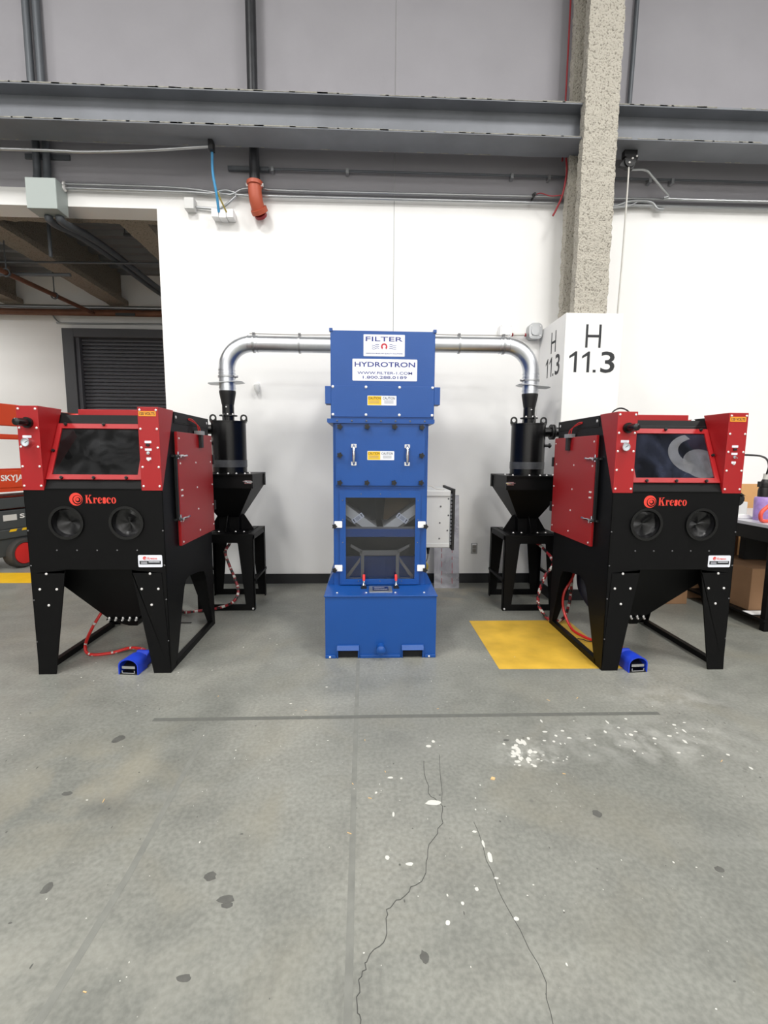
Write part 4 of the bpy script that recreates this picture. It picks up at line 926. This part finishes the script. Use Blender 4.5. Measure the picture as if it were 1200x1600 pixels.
    MB().cyl((xl, .209, 1.712), (xr, .209, 1.712), .006, n=8).build('hinge_pin', 'chrome' if s < 0 else 'blackm', t)
    # interior glimpsed through the pane
    MB().box((-W+.01, .90, .76), (W-.01, .91, 1.72)).build('inner_back', 'charcoal', t)
    if s < 0:
        sw = [(.02+.27*(.62+.38*math.cos(R(a)))*math.cos(R(a*.9)), -.02+.24*math.sin(R(a))) for a in range(60, 200, 10)]
        arc = [(.21+.20*math.cos(R(a)), .17+.155*math.sin(R(a))*1.0) for a in range(105, 250, 8)]
        arc2 = [(.23+.145*math.cos(R(a)), .19+.10*math.sin(R(a))) for a in range(250, 100, -8)]
        pg = [(min(x, xr-.05), max(.105, y+.08)) for x, y in arc+arc2]
        MB().mesh(sheet([pg], .0004), X=SL(-.02, .03, .0055)).build('dust_arc', 'haze', wf, 'wiped dust streak on the pane', stuff=False)
        dome = [(.24+.13*math.cos(R(a)), .15+.11*math.sin(R(a))) for a in range(0, 360, 15)]
        MB().mesh(sheet([dome], .0004), X=SL(-.03, .06, .0055)).build('dust_fan', 'haze', wf)
    # red housings either side of the window
    wed = [(-.004, 1.256), (-.004, 1.795), (.238, 1.795), (.006, 1.256)]
    hl = MB().prism(wed, 'x', -W-.002, xl-.003).build('left_housing', 'red', t, 'red wedge housing carrying gauge', bevel=.0025)
    hr = MB().prism(wed, 'x', xr+.003, W+.002).build('right_housing', 'red', t, 'red wedge housing carrying switches', bevel=.0025)
    zs = (1.775, 1.655, 1.535, 1.41, 1.285)
    dot_bolts([((x, -.004, z), (0, -1, 0)) for z in zs for x in (-W+.012, xl-.018)], .0075, .005).build('housing_bolts', 'bolt', hl, stuff=True)
    dot_bolts([((x, -.004, z), (0, -1, 0)) for z in zs for x in (xr+.018, W-.012)], .0075, .005).build('housing_bolts', 'bolt', hr, stuff=True)
    # gauge, regulator
    gx = -W+.055; gz = 1.563
    g = MB().ring((gx, -.004, gz), (gx, -.03, gz), .0265, .022, n=28).build('gauge', 'chrome', t, 'round chrome pressure gauge', smooth=True)
    MB().cyl((gx, -.005, gz), (gx, -.024, gz), .022, n=28).build('dial', 'gauge', g)
    MB().box((-.0015, -.001, -.004), (.0015, .0005, .017), X=Matrix.Translation((gx, -.0245, gz)) @ Matrix.Rotation(R(55), 4, 'Y')).build('needle', 'ink', g)
    MB().prism(rrect(gx, gz+.037, .055, .016, .002), 'y', -.006, -.0041).build('gauge_label', 'plate', t)
    rx = -W+.068; rz = 1.688
    MB().cyl((rx, -.004, rz), (rx, -.022, rz), .034, n=24).cyl((rx, -.022, rz), (rx, -.06, rz), .024, .022, n=20).cyl((rx, -.06, rz), (rx, -.112, rz), .026, .023, n=20).cyl((rx, -.112, rz), (rx, -.118, rz), .023, .015, n=20).build('regulator', 'blackg', t, 'black air regulator knob', smooth=True)
    # switches
    hx = xr+.003+.064
    st = MB().prism(rrect(hx-.002, 1.752, .110, .032, .002), 'y', -.0055, -.0041).build('voltage_sticker', 'orst', t, 'orange sticker reading 120 VOLTS')
    MB().mesh(text('120 VOLTS', .095, .018, .01), X=FRONT(hx-.002, -.006, 1.752)).build('lettering', 'ink', st)
    for z, kind in ((1.572, 0), (1.523, 1), (1.465, 2)):
        MB().prism(rrect(hx-.006, z, .042 if kind < 2 else .03, .015, .002), 'y', -.006, -.0041).build('switch_label', 'plate', t)
    MB().box((hx-.018, -.014, 1.545), (hx+.004, -.0041, 1.560)).build('rocker_switch', 'blackm', t, bevel=.002)
    MB().cyl((hx-.006, -.004, 1.502), (hx-.006, -.012, 1.502), .011, n=12).cyl((hx-.006, -.012, 1.502), (hx-.004, -.03, 1.496), .004, .005, n=8).build('toggle_switch', 'chrome', t, smooth=True)
    MB().cyl((hx-.006, -.004, 1.456), (hx-.006, -.012, 1.456), .007, n=10).build('indicator', 'bolt', t)
    # top
    MB().box((-W-.004, .235, 1.709), (W+.004, Dp+.004, 1.717)).box((-W-.004, .24, 1.717), (-W+.02, Dp+.004, 1.789)).box((W-.02, .24, 1.717), (W+.004, Dp+.004, 1.789)).box((-W+.02, Dp-.02, 1.717), (W-.02, Dp+.004, 1.789)).build('top_cap', 'black', t, bevel=.003)
    MB().box((-W+.02, .60, 1.717), (W-.02, Dp-.02, 1.770)).build('top_panel', 'black', t)
    xa, xb = sorted((-s*.20, s*.303))
    MB().box((xa, .236, 1.719), (xb, .56, 1.797)).build('light_box', 'red', t, 'red light box on top', bevel=.003)
    xg0, xg1 = sorted((-s*.20, -s*.31))
    MB().tube(smoothpath([(xg0, .33, 1.745), ((xg0+xg1)/2, .30, 1.748), (xg1, .34, 1.765)], 5), .012, 8).build('white_cable', 'white', t, smooth=True)
    MB().tube(smoothpath([(xg0, .30, 1.755), ((xg0+xg1)/2, .34, 1.766), (xg1, .28, 1.745)], 5), .008, 8).build('red_cable', 'redh', t, smooth=True)
    MB().tube(smoothpath([(xg0, .45, 1.76), ((xg0+xg1)/2, .43, 1.775), (xg1, .45, 1.785)], 5), .010, 8).build('black_cable', 'cable', t, smooth=True)
    if s < 0:
        MB().tube(smoothpath([(-.17, .60, 1.775), (-.165, .60, 1.845), (-.10, .60, 1.878), (-.03, .60, 1.845), (-.02, .60, 1.775)], 6), .006, 8).build('cable_loop', 'cable', t, smooth=True)
        MB().box((W, .06, 1.19), (W+.05, .16, 1.25)).prism([(W, 1.25), (W+.09, 1.235), (W, 1.29)], 'y', .06, .14).cyl((W+.02, .11, 1.22), (W+.09, .11, 1.20), .05, .042, n=16).build('side_valve', 'blackm', t, smooth=True)
    dot_bolts([((s*(W+.004), y, 1.752), (s, 0, 0)) for y in (.27, .91)], .011, .004).build('cap_bolts', 'bolt', t, stuff=True)
    # door
    X0 = s*(W+.006)
    dr = MB().prism([(.222, .845), (.956, .845), (.956, 1.650), (.222, 1.650)], 'x', X0, X0+s*.020).build('side_door', 'red', t, 'red hinged side door', bevel=.002)
    MB().box((s*W, .226, .85), (X0, .95, 1.645)).build('door_seal', 'gap', dr)
    db = []
    for z, ys in ((1.605, (.25, .93)), (1.43, (.255, .56, .90)), (1.24, (.255, .275, .57, .93)), (1.20, (.255, .275)), (1.07, (.58, .93)), (1.02, (.26,)), (.90, (.60, .93)), (.868, (.255,))):
        db += [((X0+s*.020, y, z), (s, 0, 0)) for y in ys]
    dot_bolts(db, .0075, .005).build('door_bolts', 'bolt', dr, stuff=True)
    for z in (1.45, 1.06):
        MB().box((s*W, .955, z-.04), (X0+s*.03, .985, z+.04)).build('hinge', 'blackm', dr, 'black hinge block', bevel=.002)
    MB().box((X0+s*.0, .196, 1.03), (X0+s*.018, .214, 1.49)).build('latch_bar', 'blackm', t)
    MB().box((s*W, .165, 1.475), (s*(W+.015), .215, 1.489)).box((s*W, .165, 1.031), (s*(W+.015), .215, 1.045)).build('latch_arms', 'blackm', t)
    for z in (1.482, 1.04):
        MB().cyl((X0, .212, z), (X0+s*.045, .212, z), .012, n=10).tube([(X0+s*.032, .20, z), (X0+s*.034, .26, z+.004), (X0+s*.030, .30, z), (X0+s*.036, .345, z+.004)], [.007, .009, .006, .008], 8).cyl((X0+s*.02, .225, z-.02), (X0+s*.02, .225, z+.03), .006, n=8).build('toggle_latch', 'chrome', t, 'chrome toggle latch', smooth=True)
    MB().box((X0+s*.020, .64, 1.545), (X0+s*.045, .685, 1.65)).build('interlock_switch', 'blackm', t, bevel=.003)
    MB().box((X0, .61, 1.645), (X0+s*.05, .70, 1.675)).build('interlock_bracket', 'galvd', t)
    MB().tube(smoothpath([(X0+s*.025, .64, 1.66), (X0+s*.02, .62, 1.72), (X0+s*.012, .54, 1.755), (s*(W+.004), .50, 1.758)], 5), .0036, 6).tube(smoothpath([(X0+s*.025, .68, 1.66), (X0+s*.02, .66, 1.71), (X0+s*.012, .56, 1.74), (s*(W+.004), .50, 1.752)], 5), .0036, 6).build('interlock_wire', 'redh', t, 'red interlock wire', smooth=True)
    # logo and plates
    lg = MB().mesh(glogo(.0425), X=FRONT(logo_dx-.158, -.0008, 1.198)).build('swirl_logo', 'redlog', t, 'orange red swirl emblem')
    MB().mesh(kresco(.196, .056), X=FRONT(logo_dx, -.0008, 1.199)).build('maker_lettering', 'redlog', t, 'orange red lettering reading Kresco')
    px, pz = .342+plate_dx, .785
    o = MB().prism(rrect(px, pz, .158, .082, .008), 'y', -.002, -.0001).build('maker_plate', 'plate', t, 'white maker plate')
    MB().mesh(glogo(.012), X=FRONT(px-.035, -.0024, pz+.020)).mesh(text('Kresco', .062, .015, .012), X=FRONT(px+.015, -.0024, pz+.019)).build('plate_logo', 'redlog', o)
    MB().box((px-.07, -.0026, pz-.022), (px+.07, -.0021, pz+.002)).build('plate_strip', 'ink', o)
    MB().box((px-.01, -.003, pz-.008), (px+.062, -.0027, pz-.003)).box((px-.06, -.003, pz-.016), (px-.02, -.0027, pz-.013)).box((px-.06, -.003, pz-.008), (px-.02, -.0027, pz-.005)).build('plate_print', 'plate', o)
    b = [((x, -.0, .858), (0, -1, 0)) for x in (-.26, -.13, .0, .13, .26)] + [((sx*(W-.008), -.0, z), (0, -1, 0)) for sx in (-1, 1) for z in (.99, .755, .52, .23)]
    dot_bolts(b, .0055, .004).build('panel_screws', 'dbolt', t, stuff=True)
    b = []
    for sx in (-1, 1): b += [((sx*(W-.105), -.004, .70), (0, -1, 0)), ((sx*(W-.055), -.004, .595), (0, -1, 0)), ((sx*(W-.165), -.004, .595), (0, -1, 0)), ((sx*(W-.105), -.004, .485), (0, -1, 0))]
    dot_bolts(b, .0085, .006).build('leg_bolts', 'bolt', t, stuff=True)
    return t
cabinet(-1.777, 3.128, 1, 'left blast cabinet, black and red, its red side door on the right', .045, 'glass_l', 0, .010)
cabinet(2.107, 3.090, -1, 'right blast cabinet, black and red, its red side door on the left', -.025, 'glass_r', -.003, -.006)

# ------------------------------------------------------------------ foot pedals and hoses
def pedal(x, y, rz, label):
    t = thing('foot_pedal', label, 'foot pedal', (x, y, 0), 'blue foot pedals'); t.rotation_euler = (0, 0, rz)
    def arch(w_, h, n=10):
        pts = [(-w_, 0)] + [(-w_*math.cos(R(a)), h*.55+h*.45*math.sin(R(a))) for a in [180*k/n for k in range(n+1)]] + [(w_, 0)]
        return pts
    mb = MB(); o1, i1 = arch(.070, .112), arch(.063, .103); n = len(o1)
    v = [(p[0], 0, p[1]) for p in o1] + [(p[0], 0, p[1]) for p in i1] + [(p[0]*.92, .12, p[1]*.98) for p in o1] + [(p[0]*.92, .12, p[1]*.98) for p in i1]
    f = []
    for k in range(n-1): f += [(k, k+1, n+k+1, n+k), (k, 2*n+k, 2*n+k+1, k+1), (n+k, n+k+1, 3*n+k+1, 3*n+k), (2*n+k, 3*n+k, 3*n+k+1, 2*n+k+1)]
    mb.add(v, f).build('guard', 'bluel', t, smooth=True)
    MB().prism([(.115, 0), (.115, .085), (.14, .075), (.18, .10), (.20, .095), (.20, 0)], 'x', -.045, .052).build('rear_shell', 'bluel', t, bevel=.008)
    MB().box((-.062, .0, 0), (.062, .13, .008)).build('base', 'blackm', t)
    MB().prism([(.01, .045), (.14, .075), (.14, .085), (.01, .056)], 'x', -.045, .045).build('treadle', 'blackm', t, 'black ribbed treadle', bevel=.002)
    MB().box((-.046, .004, .040), (.046, .010, .058)).box((-.046, .0, .008), (-.040, .008, .030)).box((.040, .0, .008), (.046, .008, .030)).box((-.046, .0, .008), (.046, .006, .014)).build('treadle_edge', 'chrome', t)
    return t
pedal(-1.612, 3.105, R(-6), 'blue foot pedal on the floor under the left cabinet')
pedal(1.908, 3.055, R(4), 'blue foot pedal on the floor under the right cabinet')
def hose(name, pts, r, mats, label, pattern=None, k=10):
    return tag(MB().tube(smoothpath(pts, k), r, 9, pattern or 0).build(name, mats, smooth=True), label, 'hose')
PAT = [0, 0, 1, 1, 1, 2, 1, 0, 0, 1, 1, 2, 2, 1]
hose('spiral_hose', [(-1.335, 4.655, .70), (-1.345, 4.64, .62), (-1.38, 4.6, .535), (-1.33, 4.56, .405), (-1.265, 4.5, .29), (-1.225, 4.45, .18), (-1.27, 4.40, .09), (-1.42, 4.41, .03), (-1.60, 4.36, .02), (-1.70, 4.33, .02), (-1.80, 4.45, .03), (-1.86, 4.3, .2), (-1.83, 4.12, .45), (-1.80, 4.10, .62)], .014, ['cable', 'redw', 'pale'], 'black, red and white spiral hose looping down from the left cyclone stand', PAT)
hose('spiral_hose', [(1.605, 4.60, .70), (1.72, 4.45, .62), (1.74, 4.2, .52), (1.66, 4.17, .40), (1.60, 4.15, .24), (1.60, 4.12, .12), (1.68, 4.05, .02), (1.80, 4.06, .03), (1.87, 4.12, .12), (1.90, 4.15, .25), (1.89, 4.12, .42), (1.88, 4.05, .58)], .014, ['cable', 'redw', 'pale'], 'black, red and white spiral hose looping behind the right cabinet', PAT)
hose('red_hose', [(-1.90, 3.62, .48), (-1.97, 3.52, .34), (-2.05, 3.47, .19), (-2.10, 3.46, .06), (-2.04, 3.41, .015), (-1.90, 3.44, .012), (-1.78, 3.46, .04), (-1.66, 3.40, .06), (-1.60, 3.325, .08)], .011, ['redh', 'pale'], 'red hose curving from the left cabinet hopper to its foot pedal', [0, 0, 0, 0, 0, 0, 0, 0, 1, 0, 0])
hose('red_hose', [(1.92, 4.08, .62), (1.85, 4.02, .43), (1.77, 4.0, .29), (1.76, 3.97, .15), (1.775, 3.83, .03), (1.81, 3.68, .015), (1.88, 3.56, .014), (1.97, 3.45, .02), (1.955, 3.36, .06), (1.91, 3.285, .08)], .011, ['redh'], 'red hose curving across the yellow square to the right foot pedal')
t = thing('flexible_hose', 'thick navy flexible hose hanging under the right cabinet', 'hose', (0, 0, 0))
MB().tube(smoothpath([(1.93, 3.98, .56), (1.93, 3.95, .38), (1.97, 3.90, .27), (2.04, 3.84, .19), (2.10, 3.74, .20), (2.10, 3.62, .22)], 8), .065, 18).build('tube', 'navy', t, smooth=True)
MB().tube([(1.985, 3.885, .255), (1.994, 3.877, .245)], .067, 18).build('hose_clamp', 'galvd', t, smooth=True)
pipe('zip_tie', [(1.74, 3.63, .016), (1.77, 3.60, .02), (1.80, 3.58, .014), (1.84, 3.57, .014)], .004, 'cable', 'small black tie loose on the yellow square', 'tie')
tag(MB().box((-1.66, 4.09, .0), (-1.55, 4.105, .006)).build('tape_scrap', 'cable'), 'small black strip lying on the floor behind the left cabinet', 'scrap')

# ================================================================== SCISSOR LIFT (left edge)
L = thing('scissor_lift', 'orange and charcoal scissor lift parked behind the opening at the left edge', 'lift', (-4.52, 6.22, 0))
L.rotation_euler = (0, 0, R(-17))
# local: +x right side (facing camera side), y along length
MB().box((-.72, -.28, .17), (-.02, 1.75, .40)).box((-.74, -.30, .40), (.0, 1.78, .52)).build('chassis', 'liftg', L, bevel=.012)
MB().box((-.72, -.26, .52), (-.01, 1.74, .76)).box((-.70, -.24, .78), (-.02, 1.72, .92)).build('side_tray', 'liftg', L, bevel=.01)
mb = MB()
for k in range(5):
    z = .60+k*.075
    mb.box((-.60, -.2, z), (-.14, 1.65, z+.03))
mb.build('scissor_stack', 'lift', L)
o = MB().box((-.74, -.34, 1.00), (.02, 1.85, 1.06)).box((.0, -.34, 1.04), (.02, 1.85, 1.27)).box((-.74, -.34, 1.04), (-.72, 1.85, 1.27)).box((-.74, -.34, 1.04), (.02, -.32, 1.27)).build('platform', 'lift', L, bevel=.004)
for z in (1.68, 2.02):
    MB().box((-.01, -.33, z), (.02, 1.85, z+.045)).box((-.74, -.33, z), (-.71, 1.85, z+.045)).box((-.74, -.34, z), (.02, -.31, z+.045)).build('rail', 'lift', L)
for y in (-.33, .9, 1.82):
    for x in (-.74, -.01): MB().box((x, y, 1.05), (x+.03, y+.03, 2.05)).build('post', 'lift', L)
MB().box((-.05, -.36, 1.83), (.05, .12, 2.10)).build('control_box', 'lift', L, bevel=.01)
MB().mesh(text('SKYJACK', .44, .10, .02), X=RIGHTF(.0215, .045, 1.165)).build('lettering', 'white', L, 'white lettering reading SKYJACK')
MB().mesh(text('SKYJACK', .62, .075, .02), X=RIGHTF(-.0085, .35, .665)).build('tray_lettering', 'white', L)
mb = MB()
for k in range(8): mb.add([(.0015, -.12+k*.16, .485), (.0015, -.03+k*.16, .485), (.0015, -.01+k*.16, .515), (.0015, -.10+k*.16, .515)], [(0, 1, 2, 3)])
mb.build('hazard_marks', 'yelst', L)
MB().box((0, .0, .24), (.002, .06, .29)).build('small_tag', 'white', L)
MB().box((-.009, -.17, .63), (-.005, .0, .705)).build('data_sticker', 'lbox', L)
wh = None
for x in (-.02, -.68):
    for y in (.02, 1.42):
        if wh is None:
            wh = MB().lathe([(.10, -.09), (.175, -.085), (.19, -.06), (.19, .06), (.175, .085), (.145, .088), (.14, .07)], n=28, X=Matrix.Rotation(R(90), 4, 'Y')).build('wheel', 'tyre', L, smooth=True, loc=(x, y, .19))
            hb = MB().lathe([(.14, .07), (.135, .085), (.06, .092)], n=24, X=Matrix.Rotation(R(90), 4, 'Y')).build('hub', 'hub', wh, smooth=True)
        else:
            c = again(wh, L, (x, y, .19)); c2 = hb.copy(); COL.objects.link(c2); c2.parent = c

# ================================================================== WORK TABLE AND BOXES (right edge)
t = thing('work_table', 'black work table with pale top at the right edge', 'table', (4.2, 4.4, 0))
MB().box((-.80, -.68, .905), (.8, .68, .935)).build('tabletop', 'clearsheet', t, bevel=.003)
MB().box((-.77, -.65, .78), (-.74, .65, .905)).box((-.77, -.65, .78), (.77, -.62, .905)).box((-.77, .62, .78), (.77, .65, .905)).build('apron', 'black', t)
for x in (-.75, .71):
    for y in (-.62, .58): MB().box((x, y, 0), (x+.05, y+.05, .905)).build('leg', 'black', t)
MB().box((-.77, -.63, .09), (.77, .63, .11)).build('lower_shelf', 'black', t)
def carton(x0, y0, z0, x1, y1, z1, label, m='card'):
    t = thing('cardboard_box', label, 'box', ((x0+x1)/2, (y0+y1)/2, z0)); a, b, c = (x1-x0)/2, (y1-y0)/2, z1-z0
    MB().box((-a, -b, 0), (a, b, c-.004)).build('carton', m, t, bevel=.004)
    MB().box((-a, -b, c-.004), (-.002, b, c)).box((.002, -b, c-.004), (a, b, c)).build('top_flaps', m, t)
    MB().box((-.025, -b-.001, c*.55), (.025, b+.001, c+.001)).build('packing_tape', 'card', t)
carton(3.50, 4.02, .11, 4.2, 4.6, .50, 'brown cardboard box on the lower shelf of the work table')
carton(3.42, 4.75, 0, 3.95, 5.15, .74, 'tall brown cardboard box on the floor behind the work table')
carton(2.98, 4.55, 0, 3.30, 4.95, .28, 'low brown cardboard box on the floor behind the right cabinet')
tag(MB().box((3.69, 4.35, .512), (3.92, 4.42, .76)).build('black_case', 'gap', bevel=.004), 'black upright case standing on the brown box under the work table', 'case')
carton(3.93, 4.12, .51, 4.3, 4.5, .77, 'tan cardboard box standing on the shelf box at the right edge', 'cardl')
tag(MB().prism([(5.26, 0), (5.27, 0), (5.385, 1.19), (5.375, 1.19)], 'x', 3.3, 5.4).build('tan_board', 'cardl'), 'tan board leaning on the wall behind the work table', 'board')
tag(MB().box((3.43, 3.9, .112), (3.72, 4.0, .116)).build('white_sheet', 'white'), 'white sheet on the lower shelf of the work table', 'sheet')
t = thing('purple_bottle', 'purple bottle on the work table top with a black tool head above it', 'bottle', (3.60, 4.10, .935))
MB().lathe([(.058, 0), (.062, .01), (.066, .19), (.06, .21), (.03, .215)], n=20).build('body', 'purple', t, smooth=True)
MB().lathe([(.03, .21), (.045, .215), (.045, .27), (.038, .30), (.048, .305), (.048, .335), (.03, .35), (.02, .37)], n=14).box((-.05, -.02, .30), (.03, .02, .35)).build('pump_head', 'blackm', t, smooth=True)
MB().cyl((.0, 0, .36), (.005, 0, .42), .02, n=10).build('coupler', 'pale', t)
pipe('black_line', [(2.62, 3.60, 1.52), (3.1, 3.72, 1.52), (3.40, 3.9, 1.50), (3.56, 4.03, 1.43), (3.60, 4.09, 1.35)], .008, 'cable', 'black line arching from the right cabinet to the bottle head', 'line')
pipe('coil_hose', [(4.05, 3.95, 1.17), (3.85, 3.94, 1.19), (3.62, 3.92, 1.15), (3.44, 3.90, 1.05), (3.42, 3.90, .98), (3.47, 3.92, .95), (3.60, 3.95, .95), (3.9, 3.98, .95)], .016, 'redcoil', 'coral red hose looped on the work table', 'hose')
tag(MB().box((3.43, 4.18, .936), (3.62, 4.30, .955)).prism([(3.45, .955), (3.60, .955), (3.57, .97), (3.48, .965)], 'y', 4.2, 4.28).build('paper_stack', 'white', bevel=.003), 'crumpled white papers on the left edge of the work table', 'paper')
tag(MB().box((3.62, 4.5, .936), (3.80, 4.66, 1.06)).build('small_carton', 'lbox', bevel=.004), 'pale small carton on the work table behind the bottle', 'carton')
